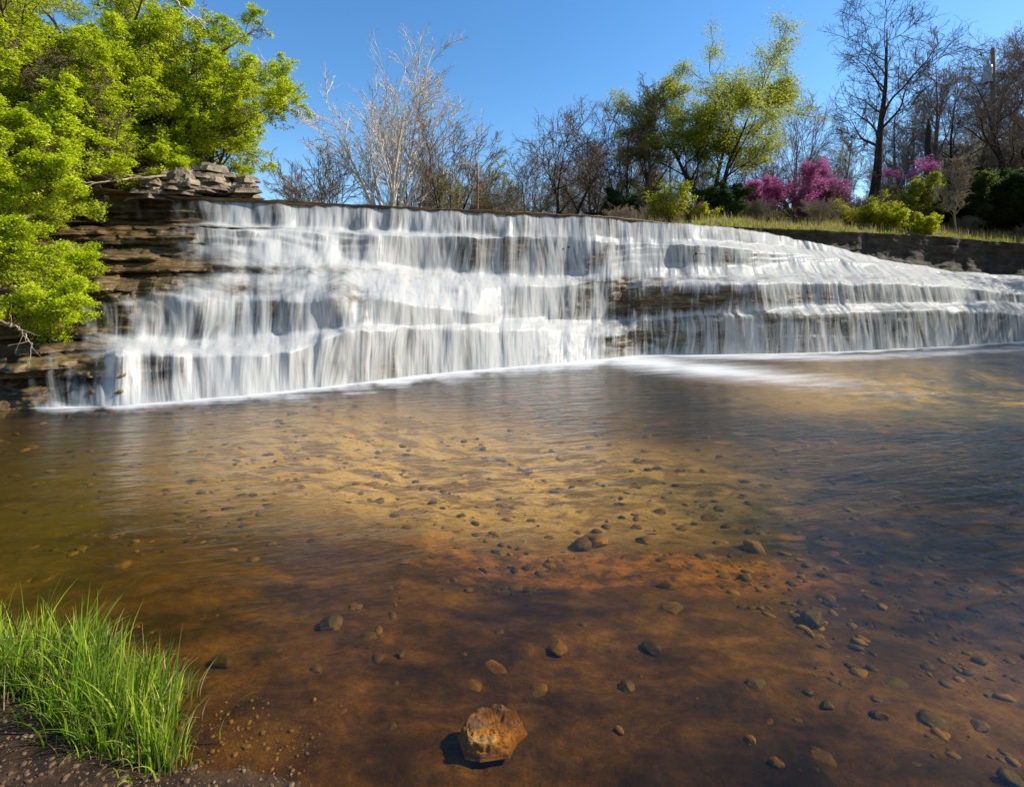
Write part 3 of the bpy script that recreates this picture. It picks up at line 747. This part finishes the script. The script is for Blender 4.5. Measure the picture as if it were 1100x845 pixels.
def leaf_faces(pts, size, rng, flatness=.6, asp=.55):
    N = len(pts)
    nrm = rng.normal(size=(N, 3)); nrm[:, 2] = np.abs(nrm[:, 2])+flatness*2; nrm /= np.linalg.norm(nrm, axis=1, keepdims=True)
    a = np.cross(nrm, rng.normal(size=(N, 3))); a /= np.linalg.norm(a, axis=1, keepdims=True)+1e-9
    b = np.cross(nrm, a); s = size*rng.uniform(.6, 1.3, (N, 1))
    V = np.stack([pts-a*s*.5, pts+b*s*asp*.5-nrm*s*.1, pts+a*s*.5, pts-b*s*asp*.5-nrm*s*.1], 1)
    return V.reshape(-1, 3), np.arange(N*4).reshape(N, 4)
def leaves_on(pl, per, size, rng, jit, flatness=.6, tmin=.3):
    P = pl[0]; N, S, _ = P.shape
    t = tmin+(1-tmin)*rng.uniform(0, 1, (N, per)); fi = np.minimum(t, .999)*(S-1); i0 = fi.astype(int); fr = (fi-i0)[..., None]; ar = np.arange(N)[:, None]
    pts = (P[ar, i0]*(1-fr)+P[ar, i0+1]*fr).reshape(-1, 3)+rng.normal(0, jit, (N*per, 3))*np.array([1, 1, .5])
    return leaf_faces(pts, size, rng, flatness)
SID = [9, 6, 4, 3, 3, 3]
def tree(name, label, cat_, px, D, top, seed, levels, bark_, twig=None, r=.02, stems=1, spread=0, leaf=None, group=None, rz=0, base=None, lean=(0, 0), sink=.15, trunk_levels=2, H=None):
    rng = np.random.default_rng(seed)
    zb = float(terr(np.array(float(px)), np.array(float(D))))-sink if base is None else base
    if H is None: H = CH+(HY-top)/F*D-zb
    levels = [dict(q) for q in levels]
    if stems > 1 and levels is not None and len(levels) == 5 and not name.startswith('over'):
        for q in levels[1:]: q['n'] = max(3, int(round(q['n']*(.86 if stems == 2 else .74))))
    br = grow(rng, H, r*H, levels, stems, spread, lean)
    # rescale so that the crown top is right
    zmax = .8*max(p[0][..., 2].max() for p in br)+.2*max(np.percentile(p[0][..., 2], 99.5) for p in br); sc = H/zmax
    br = [(p*sc, q) for p, q in br]
    root = empty(name, ((px-CX)/F*D, D, zb), rz); tag(root, label, cat_, group)
    V, Fq = cat([tubes(*br[i], SID[i]) for i in range(trunk_levels)])
    mesh('trunk', V, Fq, M[bark_], root)
    V, Fq = cat([tubes(*br[i], SID[i]) for i in range(trunk_levels, len(br))])
    mesh('twigs', V, Fq, M[twig or bark_], root)
    if leaf:
        lm, per, size, jit, tmin = leaf[:5]; lv = leaf[5] if len(leaf) > 5 else (-1,)
        V, Fq = cat([leaves_on(br[i], per, size, rng, jit, .6, tmin) for i in lv])
        if len(leaf) > 6:      # keep only part of the crown in leaf
            c = V.reshape(-1, 4, 3).mean(1); k = vn(c[:, 0]*.7, c[:, 1]*.7, c[:, 2]*.7, seed) > leaf[6]
            V = V.reshape(-1, 4, 3)[k].reshape(-1, 3); Fq = np.arange(len(V)).reshape(-1, 4)
        mesh('leaves' if lm != 'blossom' else 'blossom', V, Fq, M[lm], root, smooth=False)
    return root
def LV(*a):
    ks = ('n', 'ratio', 'ang', 'up', 'wand', 'seg', 'tmin'); return [dict(zip(ks, x)) for x in a]
# branching habits
BROAD = LV((1, 1, 0, 0, .06, 12, 0), (10, .62, .8, .25, .11, 10, .25), (7, .6, .7, .12, .13, 8, .15), (7, .55, .7, .08, .14, 6, .12), (5, .6, .7, .05, .14, 4, .1))
VASE = LV((1, 1, 0, .1, .05, 12, 0), (9, .62, .45, .2, .08, 10, .2), (7, .6, .55, .12, .10, 8, .15), (7, .55, .6, .1, .12, 6, .12), (5, .6, .65, .05, .13, 4, .1))
TALL = LV((1, 1, 0, 0, .06, 14, 0), (12, .46, .85, .5, .15, 9, .36), (8, .6, .75, .2, .16, 7, .15), (7, .55, .75, .1, .17, 5, .12), (5, .55, .7, .05, .17, 4, .1))
SLIM = LV((1, 1, 0, 0, .035, 12, 0), (16, .40, .6, .45, .09, 8, .25), (8, .55, .6, .2, .12, 6, .15), (6, .55, .65, .1, .14, 5, .12), (5, .55, .7, .05, .16, 3, .1))
SHRUB = LV((1, 1, 0, .2, .08, 9, 0), (9, .6, .6, .25, .12, 7, .12), (8, .5, .7, .15, .15, 5, .15), (7, .5, .8, .05, .18, 4, .15))
for L_ in (BROAD, VASE, TALL, SLIM):
    L_[0]['taper'] = .93; L_[1]['taper'] = .88; L_[4]['rmin'] = .0040; L_[3]['rmin'] = .0065; L_[2]['rmin'] = .011
    for q, rr, sh in zip(L_[1:], (.5, .42, .4, .5), (.18, .25, .3, .3)): q['rr'] = rr; q['shape'] = sh
SLIM[1]['shape'] = .5; TALL[1]['shape'] = .4

# main trees along the skyline, left to right
tree('bare_tree', 'thin bare tree at the far left of the skyline beside green foliage', 'tree', 352, 20, 150, 1, VASE, 'bark_grey', stems=4, spread=.6, r=.014)
tree('sycamore_tree', 'tall pale sycamore with a broad fan of whitish bare twigs', 'tree', 418, 17, 52, 2, VASE, 'bark_pale', 'bark_pale', stems=6, spread=.5, r=.016)
tree('bare_tree', 'bare tree right behind the pale sycamore with leaning dark stem', 'tree', 440, 20, 100, 3, VASE, 'bark_grey', stems=3, spread=.45, r=.013)
tree('budding_tree', 'fan shaped tree with yellow green tips beside the rusty post', 'tree', 486, 18.5, 128, 4, VASE, 'bark_dark', 'bark_grey', stems=6, spread=.75, r=.013, leaf=('bud_green', 2, .07, .04, .3, (-1,), .05))
tree('budding_tree', 'low tree with yellow buds just right of the rusty post', 'tree', 542, 22, 178, 5, BROAD, 'bark_brown', 'twig_tan', stems=3, spread=.6, r=.012, leaf=('bud_green', 4, .07, .06, .2, (-1,), -.2))
tree('bare_tree', 'spreading dark bare tree with crooked limbs left of centre thicket', 'tree', 604, 19, 116, 6, BROAD, 'bark_dark', 'bark_brown', stems=2, spread=.5, r=.018)
tree('bare_tree', 'brown bare tree behind the crooked dark tree', 'tree', 638, 23, 118, 7, BROAD, 'bark_brown', 'bark_brown', stems=2, spread=.3, r=.016, leaf=('bud_pink', 1, .05, .03, .4))
tree('bare_tree', 'slender reddish bare tree just left of the big green tree', 'tree', 697, 21, 84, 8, SLIM, 'bark_brown', 'bark_brown', r=.014, stems=2, spread=.2)
tree('spring_tree', 'large tree in fresh yellow green leaf with forked dark trunk', 'tree', 762, 20, 56, 9, BROAD, 'bark_dark', 'bark_dark', stems=4, spread=.34, r=.018, lean=(-.13, 0), leaf=('leaf_yellow', 34, .07, .17, .1, (-1, -2), -.55))
tree('bare_tree', 'round headed bare tree beside the big green tree', 'tree', 852, 30, 96, 10, VASE, 'bark_grey', 'bark_grey', stems=4, spread=.55, r=.012)
tree('bare_tree', 'tallest dark bare tree with twisted limbs and thick trunk', 'tree', 937, 24, 0, 11, TALL, 'bark_dark', 'bark_dark', stems=1, r=.023)
tree('bare_tree', 'tall straight bare tree right of the twisted dark one', 'tree', 1008, 26, 20, 12, SLIM, 'bark_brown', 'bark_brown', r=.013)
tree('bare_tree', 'heavy dark bare tree standing beside the utility pole', 'tree', 1092, 25, 12, 13, TALL, 'bark_dark', 'bark_brown', stems=2, spread=.3, r=.02)
tree('bare_tree', 'grey bare tree between the utility pole and the tall straight tree', 'tree', 1046, 31, 45, 14, TALL, 'bark_brown', 'bark_brown', r=.016)
tree('sapling', 'small grey bare sapling standing on the grassy terrace', 'sapling', 1027, 20.5, 168, 15, SLIM, 'bark_grey', 'twig_tan', r=.012)
for i, (px, D, top, sd, lv) in enumerate([(905, 33, 118, 61, SLIM), (968, 30, 70, 62, TALL), (984, 35, 92, 63, SLIM), (1024, 29, 60, 64, TALL), (1076, 32, 28, 65, TALL), (1062, 36, 75, 66, SLIM), (1118, 30, 20, 67, TALL), (1140, 27, 0, 68, TALL),
                                         (652, 24, 132, 69, BROAD), (672, 22, 112, 70, TALL), (572, 25, 150, 71, BROAD), (826, 33, 128, 72, VASE), (320, 22, 172, 73, BROAD)]):
    lb = ['slim bare tree just left of the tallest dark tree', 'tall grey bare tree right behind the tallest dark tree', 'slim bare tree behind the broken dead trunk', 'crooked bare tree right of the tall straight tree', 'tall bare tree right behind the utility pole',
          'thin bare tree left of the utility pole', 'bare tree cut by the right edge of the frame', 'tall bare tree standing past the right edge', 'bare tree with pinkish twigs left of the slender reddish one', 'upright bare tree between the dark crooked tree and the green tree',
          'small bare tree left of the crooked dark tree', 'bare fan shaped tree between the green tree and the round bare tree', 'low bare tree half hidden by the leafy bank at left'][i]
    tree('bare_tree', lb, 'tree', px, D, top, sd, lv, ['bark_dark', 'bark_brown', 'bark_grey'][i % 3], ['bark_brown', 'bark_brown', 'bark_grey'][i % 3], r=.014, stems=1 if i < 8 else 3, spread=.35)
# snag
rng = np.random.default_rng(3)
zt = lambda px, D: float(terr(np.array(float(px)), np.array(float(D))))
Pl = np.zeros((1, 9, 3)); H = CH+(HY-128)/F*25-zt(998, 25); Pl[0, :, 2] = np.linspace(-.2, H, 9); Pl[0, :, 0] = rng.normal(0, .03, 9)
Rd = np.array([[.2, .17, .16, .15, .15, .14, .13, .12, .03]])
o = mesh('snag', *tubes(Pl, Rd, 9), M['bark_dark']); o.location = ((998-CX)/F*25, 25, zt(998, 25)); tag(o, 'black broken dead trunk left of the tall straight bare tree', 'dead trunk')

# background thicket copied from four kinds
pr = []
for i, (lv, bk, lf) in enumerate([(SLIM, 'bark_brown', None), (BROAD, 'bark_brown', None), (TALL, 'bark_grey', None), (VASE, 'bark_grey', ('bud_pink', 1, .06, .04, .4)), (BROAD, 'twig_tan', ('bud_green', 3, .08, .08, .3)), (SLIM, 'bark_dark', None)]):
    pr.append(tree('thicket_tree', 'bare slender tree in the thicket along the skyline', 'tree', 700, 40, 0, 100+i, lv, bk, bk, r=.012, stems=1+(i % 3), spread=.35, leaf=lf, base=0, H=8.0, group='bare trees of the thicket along the skyline'))
rng = np.random.default_rng(8); used = [False]*6
for i in range(125):
    px = rng.uniform(470, 1290) if i > 24 else rng.uniform(300, 700)
    if i > 90: px = rng.uniform(860, 1300)
    D = rng.uniform(24, 46)
    topy = np.interp(px, [300, 420, 560, 700, 800, 860, 940, 1000, 1080, 1300], [190, 185, 170, 145, 140, 150, 135, 135, 120, 100])+rng.uniform(-12, 45)
    zb = zt(px, D)-.2; Hh = CH+(HY-topy)/F*D-zb
    if Hh < 2: continue
    k = int(rng.integers(0, 6)); sc = Hh/8.0
    loc = ((px-CX)/F*D, D, zb); rz = rng.uniform(0, 6.3); wsc = sc*rng.uniform(.6, .95)
    if not used[k]:
        used[k] = True; p_ = pr[k]; p_.location = loc; p_.rotation_euler = (0, 0, rz); p_.scale = (wsc, wsc, sc)
    else: dup(pr[k], loc, rz, (wsc, wsc, sc))

# shrubs on the right bank
def shrub(name, label, px, D, top, seed, leaf, bark_='bark_brown', stems=9, spread=.9, group=None, cat_='shrub', r=.012, lv=SHRUB, base=None):
    return tree(name, label, cat_, px, D, top, seed, lv, bark_, bark_, r=r, stems=stems, spread=spread, leaf=leaf, group=group, trunk_levels=2, base=base)
shrub('yellow_shrub', 'bright yellow green shrub in front of the large green tree', 716, 17.2, 196, 21, ('leaf_bright', 3, .06, .08, .1, (-1,), .0), stems=12)
shrub('yellow_shrub', 'low yellow green shrub right of the bright one under the tree', 752, 18, 214, 22, ('leaf_bright', 4, .07, .06, .1, (-1,), -.1))
shrub('yellow_shrub', 'round yellow green shrub on the terrace below the tall dark tree', 927, 21, 202, 23, ('leaf_bright', 3, .06, .09, .1, (-1,), -.05), stems=12)
shrub('yellow_shrub', 'small yellow green shrub right of the round one', 951, 20.2, 222, 24, ('leaf_bright', 4, .06, .06, .1))
shrub('yellow_shrub', 'knee high yellow green bush near the bare sapling', 989, 19.8, 230, 25, ('leaf_bright', 5, .06, .05, .1))
shrub('olive_shrub', 'tall olive green bush behind the small yellow one', 975, 23, 185, 26, ('leaf_yellow', 8, .07, .07, .1, (-1,), -.2))
shrub('redbud_tree', 'magenta redbud in bloom right of the large green tree', 803, 22, 190, 27, ('blossom', 8, .065, .09, .1, (-1,), .0), cat_='redbud')
shrub('redbud_tree', 'brightest magenta redbud between yellow shrub and green tree', 858, 22, 176, 28, ('blossom', 9, .065, .09, .1, (-1,), .0), cat_='redbud')
shrub('redbud_tree', 'low magenta redbud just left of the tall dark trunk', 886, 22, 194, 29, ('blossom', 8, .065, .09, .1, (-1,), .0), cat_='redbud')
shrub('redbud_tree', 'pale pink redbud right of the tall dark trunk', 966, 24, 172, 30, ('blossom', 7, .065, .09, .1, (-1,), .0), cat_='redbud')
shrub('redbud_tree', 'small faint pink redbud far behind near the round bare tree', 832, 24, 192, 35, ('blossom', 5, .065, .09, .1, (-1,), .0), cat_='redbud')
shrub('evergreen_shrub', 'dark evergreen bush at the right edge of the terrace', 1098, 23, 176, 31, ('leaf_dark', 26, .10, .09, .0, (-1, -2)), 'bark_dark', 14)
shrub('evergreen_shrub', 'olive lit evergreen bush left of the dark one', 1058, 23.5, 182, 32, ('leaf_olive', 22, .10, .09, .0, (-1, -2)), 'bark_dark', 14)
shrub('evergreen_shrub', 'dark green bush behind the bare sapling', 1010, 24.5, 196, 33, ('leaf_dark', 20, .10, .08, .0, (-1, -2)), 'bark_dark', 12)
shrub('evergreen_shrub', 'low dark bush right of the small yellow bush', 985, 25, 208, 37, ('leaf_dark', 16, .10, .08, .0, (-1, -2)), 'bark_dark', 12)
shrub('evergreen_shrub', 'small very dark bush behind the bright yellow shrub', 675, 19.2, 205, 34, ('leaf_dark', 20, .08, .07, .0, (-1, -2)), 'bark_dark', 12)
shrub('evergreen_shrub', 'dark green ivy bush at the foot of the large green tree', 772, 19, 198, 36, ('leaf_dark', 10, .08, .07, .0, (-1, -2)), 'bark_dark', 12)
# brown brush along the terrace
bp = tree('brush', 'dry brown leafless brush behind the terrace grass', 'brush', 0, 30, 0, 40, SHRUB, 'twig_tan', 'twig_tan', r=.01, stems=12, spread=.8, base=0, H=1.5, group='dry brush along the terrace')
rng = np.random.default_rng(18)
for i in range(64):
    px = rng.uniform(615, 1110); D = float(edgeD(px))+rng.uniform(2.2, 9) if px > 700 else float(edgeD(px))+rng.uniform(.8, 5)
    sc = rng.uniform(.3, .75)*(1 if px > 700 else .8); loc = ((px-CX)/F*D, D, zt(px, D)-.05)
    if i == 0: bp.location = loc; bp.scale = (sc,)*3
    else: dup(bp, loc, rng.uniform(0, 6.3), (sc*1.2, sc*1.2, sc))

# ------------------------------------------------------------------ left bank: leafy trees overhanging the cliff
ARCH = LV((1, 1, 0, -.25, .10, 10, 0), (11, .5, .75, .12, .12, 7, .2), (8, .5, .75, 0, .14, 5, .15), (7, .5, .8, -.05, .16, 4, .1), (4, .6, .7, -.05, .2, 3, .1))
for q in ARCH[2:]: q['rmin'] = .004
def leafy(label, px, D, top, seed, stems, spread, lean, py0, per=5, leafk='leaf_spring', size=.055, thr=None, lvs=(-1,)):
    zb = CH+(HY-py0)/F*D
    lf = (leafk, per, size, .05, .15, lvs) if thr is None else (leafk, per, size, .05, .15, lvs, thr)
    return tree('overhanging_tree', label, 'tree', px, D, top, seed, ARCH, 'bark_brown', 'bark_brown', r=.012, stems=stems, spread=spread, leaf=lf, base=zb, lean=lean)
leafy('bright green leafy tree leaning over the top left end of the falls', 162, 12.6, 26, 51, 8, .62, (.05, -.08), 198, 6, thr=-.55)
leafy('bright green tree with yellowish leaves at the outer tip above the outcrop', 225, 13.2, 66, 52, 8, .5, (0, 0), 200, 5, thr=-.5)
leafy('tall leafy green tree behind the leaning one reaching the top edge', 130, 13.5, -40, 53, 7, .6, (.15, -.05), 170, 6, thr=-.5)
leafy('dense green tree filling the top left corner', 40, 11.5, -70, 54, 8, .75, (.1, -.05), 170, 6, thr=-.55)
leafy('green tree over the middle of the shale cliff', 90, 10.8, 60, 55, 7, 1.0, (.1, -.2), 185, 4, thr=-.25)
leafy('low leafy bush hanging over the cliff at the left edge', 5, 8.6, 120, 56, 9, 1.1, (.0, -.1), 240, 5, size=.045, thr=-.3)
leafy('bright low bush nearest the camera at the left edge', -30, 7.6, 215, 57, 9, 1.15, (.12, 0), 325, 5, size=.04, thr=-.3)
leafy('leafy green tree beyond the left edge of the frame', -90, 10, -60, 58, 7, .8, (.1, 0), 190, 5, thr=-.5)

leafy('green bush filling the gap at the top of the shale cliff', 62, 10.0, 75, 59, 8, 1.0, (.05, -.1), 205, 5, thr=-.35)
leafy('loose green sprays growing above the pale outcrop', 150, 12.0, 110, 50, 8, 1.0, (.1, -.1), 195, 5, thr=-.3)
# bare underbrush on the cliff
ub = tree('underbrush', 'tangled leafless brown brush beneath the leafy trees', 'brush', 0, 11, 0, 60, SHRUB, 'twig_tan', 'bark_brown', r=.008, stems=12, spread=1.2, base=0, H=1.6, group='tangled brush on the left bank')
rng = np.random.default_rng(28)
for i in range(18):
    px = rng.uniform(-60, 165); D = float(edgeD(px))+rng.uniform(.4, 2.2); sc = rng.uniform(.4, .8)
    loc = ((px-CX)/F*D, D, zt(px, D)-.05)
    if i == 0: ub.location = loc; ub.scale = (sc,)*3
    else: dup(ub, loc, rng.uniform(0, 6.3), (sc*1.2, sc*1.2, sc))

# rock outcrop on the lip's left end
def outcrop(px, D, py, w, h, seed, label):
    rng = np.random.default_rng(seed); parts = []; n = max(4, int(h/.075)); z0 = -h/2
    for k in range(n):
        th = h/n*rng.uniform(.8, 1.3); sh = 1-.45*(k/n)**1.5; a = np.sort(rng.uniform(0, 6.28, 8)+np.arange(8)*.01); rr = rng.uniform(.78, 1.12, 8)*w/2*sh
        V, Fq, c = slab_stone(np.stack([rr*np.cos(a), rr*np.sin(a)*.8], -1), th*1.4, seed*31+k, .4)
        V = V+np.array([c[0]+rng.normal(0, .05), c[1]+rng.normal(0, .05)-.05*(n-k)/n, z0+th*1.2]); z0 += th; parts.append((V, Fq))
    o = mesh('rock_outcrop', *cat(parts), M['pale_rock'], smooth=False); o.location = ((px-CX)/F*D, D, CH+(HY-py)/F*D); o.rotation_euler = (rng.normal(0, .05), rng.normal(0, .05), 0)
    return tag(o, label, 'rock outcrop', 'layered pale rocks above the left end of the lip')
outcrop(198, 11.15, 199, 1.1, .55, 1, 'pale cracked rock under the leafy tree, leftmost of the outcrop')
outcrop(228, 11.4, 196, 1.0, .62, 2, 'pale layered block in the middle of the outcrop')
outcrop(260, 11.75, 202, .95, .5, 3, 'pale rounded block at the right end of the outcrop')
outcrop(170, 10.9, 206, .9, .4, 5, 'low tan slab at the foot of the outcrop left side')

# fallen branches on the cliff
def limb(name, pts, r, label, mat='twig_tan', seed=1):
    rng = np.random.default_rng(seed); P = np.array([wp(np.array(float(a)), np.array(float(b)), np.array(float(c))) for a, b, c in pts])
    t = np.linspace(0, len(P)-1, 26); i = np.minimum(t.astype(int), len(P)-2); f = (t-i)[:, None]
    Q = P[i]*(1-f)+P[i+1]*f+rng.normal(0, .012, (26, 3)); o0 = Q[0].copy(); Q -= o0
    parts = [tubes(Q[None], np.linspace(r, r*.3, 26)[None], 6)]
    for k in range(7):
        j = rng.integers(4, 24); d = (Q[min(j+1, 25)]-Q[j]); d /= np.linalg.norm(d); d = d+rng.normal(0, .5, 3); L = rng.uniform(.1, .35)
        q = Q[j]+np.linspace(0, L, 5)[:, None]*d+np.cumsum(rng.normal(0, .01, (5, 3)), 0); q[0] = Q[j]
        parts.append(tubes(q[None], np.linspace(r*.4, r*.15, 5)[None], 4))
    o = mesh(name, *cat(parts), M[mat]); o.location = o0; return tag(o, label, 'branch')
limb('fallen_branch', [(178, 189, 10.7), (140, 192, 10.2), (105, 196, 9.6), (60, 199, 9.2)], .025, 'long pale dead branch lying along the top of the cliff', seed=1)
limb('fallen_branch', [(0, 345, 7.0), (20, 352, 6.9), (36, 372, 6.8)], .014, 'short dead branch drooping over the lower left cliff', seed=2)
limb('bare_branch', [(178, -20, 9.5), (192, 4, 9.5), (208, 18, 9.5), (224, 26, 9.6)], .022, 'leafless pale branch poking into the sky at top left', 'bark_pale', seed=4)

# ------------------------------------------------------------------ posts, pole, cable, railing
def cyl(name, x, y, z0, z1, r0, r1, mat, parent=None, k=12):
    P = np.zeros((1, 6, 3)); P[0, :, 2] = np.linspace(z0, z1, 6)
    V, Fq = tubes(P, np.linspace(r0, r1, 6)[None], k)
    c = len(V); V = np.concatenate([V, [[0, 0, z1+r1*.3]]]); top = np.arange(5*k, 6*k)
    Fq = np.concatenate([Fq, np.stack([top, np.roll(top, -1), np.full(k, c), np.full(k, c)], -1)])
    me = mesh(name, V, Fq[:-k], M[mat], parent)
    import bmesh
    bm = bmesh.new(); bm.from_mesh(me.data); bm.verts.ensure_lookup_table()
    for a, b in zip(top, np.roll(top, -1)): bm.faces.new((bm.verts[a], bm.verts[b], bm.verts[c]))
    bm.to_mesh(me.data); bm.free()
    me.location = (x, y, 0); return me
D = 16.5
o = cyl('rusty_post', (513-CX)/F*D, D, zt(513, D)-.2, CH+(HY-175)/F*D, .035, .032, 'rust'); tag(o, 'thin rusty red post standing beyond the lip of the falls', 'post')
D = 28.0; pz = zt(1067, D)
pole = empty('utility_pole', ((1067-CX)/F*D, D, pz)); tag(pole, 'weathered wooden utility pole with transformer among bare trees at right', 'utility pole')
ph = CH+(HY-52)/F*D-pz
cyl('shaft', 0, 0, -.2, ph, .16, .11, 'pole', pole)
cyl('transformer', -.34, -.05, ph-1.9, ph-1.0, .2, .2, 'steel', pole)
def box(name, sx, sy, sz, loc, mat, parent=None):
    V = np.array([(a, b, c) for a in (-.5, .5) for b in (-.5, .5) for c in (-.5, .5)])*np.array([sx, sy, sz])
    Fq = np.array([(0, 1, 3, 2), (4, 6, 7, 5), (0, 4, 5, 1), (2, 3, 7, 6), (0, 2, 6, 4), (1, 5, 7, 3)])
    o = mesh(name, V, Fq, M[mat], parent, smooth=False); o.location = loc; return o
cyl('insulator', -.14, 0, ph-.3, ph-.1, .04, .03, 'steel', pole)
box('bracket', .5, .06, .08, (-.2, -.03, ph-1.3), 'steel', pole)
A0 = np.array([pole.location.x-.14, D, pz+ph-.1]); B0 = wp(np.array(720.), np.array(158.), np.array(44.))
t = np.linspace(0, 1, 40)[:, None]; Q = A0*(1-t)+B0*t; Q[:, 2] -= (4*t*(1-t)*.9)[:, 0]
# second pole carries the far end
B1 = zt(720, 44)
o = cyl('far_utility_pole', B0[0], 44, B1-.2, B0[2]+.1, .14, .1, 'pole'); tag(o, 'distant utility pole hidden behind the large green tree', 'utility pole')
Q -= A0; o = mesh('overhead_cable', *tubes(Q[None], np.full((1, 40), .014), 5), M['black']); o.location = A0; tag(o, 'thin black overhead cable crossing the sky left of the dark tree', 'cable')
# railing behind redbuds
fr = empty('railing', ((845-CX)/F*26, 26, zt(845, 26))); tag(fr, 'dark low metal railing running behind the terrace grass below the redbuds', 'railing')
p0, p1 = [np.array([(q-CX)/F*26-fr.location.x, 0, zt(q, 26)-fr.location.z]) for q in (780, 905)]
for i in range(9):
    q = p0+(p1-p0)*i/8; c_ = cyl('post', q[0], q[1], q[2]-.2, q[2]+.75, .03, .03, 'black', fr, 8)
for hh in (.4, .72):
    tt2 = np.linspace(0, 1, 6)[:, None]; Q = p0*(1-tt2)+p1*tt2; Q[:, 2] += hh; Q[:, 1] -= .045
    mesh('rail', *tubes(Q[None], np.full((1, 6), .02), 6), M['black'], fr)

# ------------------------------------------------------------------ trees of the right bank outside the frame: they shade the pool and the right half of the falls
sp = tree('bank_tree', 'bare tree on the right bank beyond the frame edge', 'tree', 0, 30, 0, 80, BROAD, 'bark_brown', 'bark_brown', r=.018, stems=2, spread=.3, base=0, H=10, group='bare trees on the right bank', leaf=('leaf_yellow', 9, .11, .16, .2, (-1,), -.1))
SH = [(14, 4.8, 1.0, 1.0), (18.5, 5.6, 1.0, 2.0), (17.5, 8.2, 1.0, 4.0), (21, 11.0, 1.0, 3.0), (25.5, 15.0, 1.15, .5), (29, 18.0, 1.15, 5.0), (27, 20.5, .9, 2.5), (24, 8.0, 1.2, .8)]
for i, (x, y, s, rz) in enumerate(SH):
    z = float(bedz(np.array(x), np.array(y)))-.2
    if i == 0: sp.location = (x, y, z); sp.scale = (s,)*3; sp.rotation_euler = (0, 0, rz)
    else: dup(sp, (x, y, z), rz, (s,)*3)

# ------------------------------------------------------------------ light, sky, camera
w = bpy.data.worlds.new('World'); bpy.context.scene.world = w; w.use_nodes = True
nt = w.node_tree; nt.nodes.clear()
sky = nt.nodes.new('ShaderNodeTexSky'); sky.sky_type = 'NISHITA'; sky.sun_disc = False
sky.sun_elevation = SUN_EL; sky.sun_rotation = SUN_AZ; sky.altitude = 300; sky.air_density = 1.1; sky.dust_density = .3; sky.ozone_density = 2.6
hs = nt.nodes.new('ShaderNodeHueSaturation'); hs.inputs['Saturation'].default_value = 1.26
bg = nt.nodes.new('ShaderNodeBackground'); bg.inputs[1].default_value = .125
ow = nt.nodes.new('ShaderNodeOutputWorld')
nt.links.new(sky.outputs[0], hs.inputs['Color']); nt.links.new(hs.outputs[0], bg.inputs[0]); nt.links.new(bg.outputs[0], ow.inputs[0])
ld = bpy.data.lights.new('sun', 'SUN'); ld.energy = 4.6; ld.angle = R(.6); ld.color = (1, .94, .84)
sun = bpy.data.objects.new('sun', ld); col.objects.link(sun)
sd = Vector((math.sin(SUN_AZ)*math.cos(SUN_EL), math.cos(SUN_AZ)*math.cos(SUN_EL), math.sin(SUN_EL)))
sun.rotation_euler = sd.to_track_quat('Z', 'Y').to_euler(); sun.location = sd*30

cd = bpy.data.cameras.new('camera'); cam = bpy.data.objects.new('camera', cd); col.objects.link(cam)
cd.sensor_width = 36; cd.lens = 36*F/1100; cd.shift_y = -(422.5-HY)/1100
cd.clip_end = 2000; cd.clip_start = .05
cam.location = (0, 0, CH); cam.rotation_euler = (R(90), 0, 0)
sc = bpy.context.scene; sc.camera = cam
sc.view_settings.view_transform = 'Standard'; sc.view_settings.look = 'None'; sc.view_settings.gamma = 1; sc.view_settings.exposure = .75
sc.render.engine = 'CYCLES'; sc.cycles.use_denoising = True
sc.cycles.max_bounces = 8; sc.cycles.transparent_max_bounces = 12; sc.cycles.diffuse_bounces = 3; sc.cycles.glossy_bounces = 3
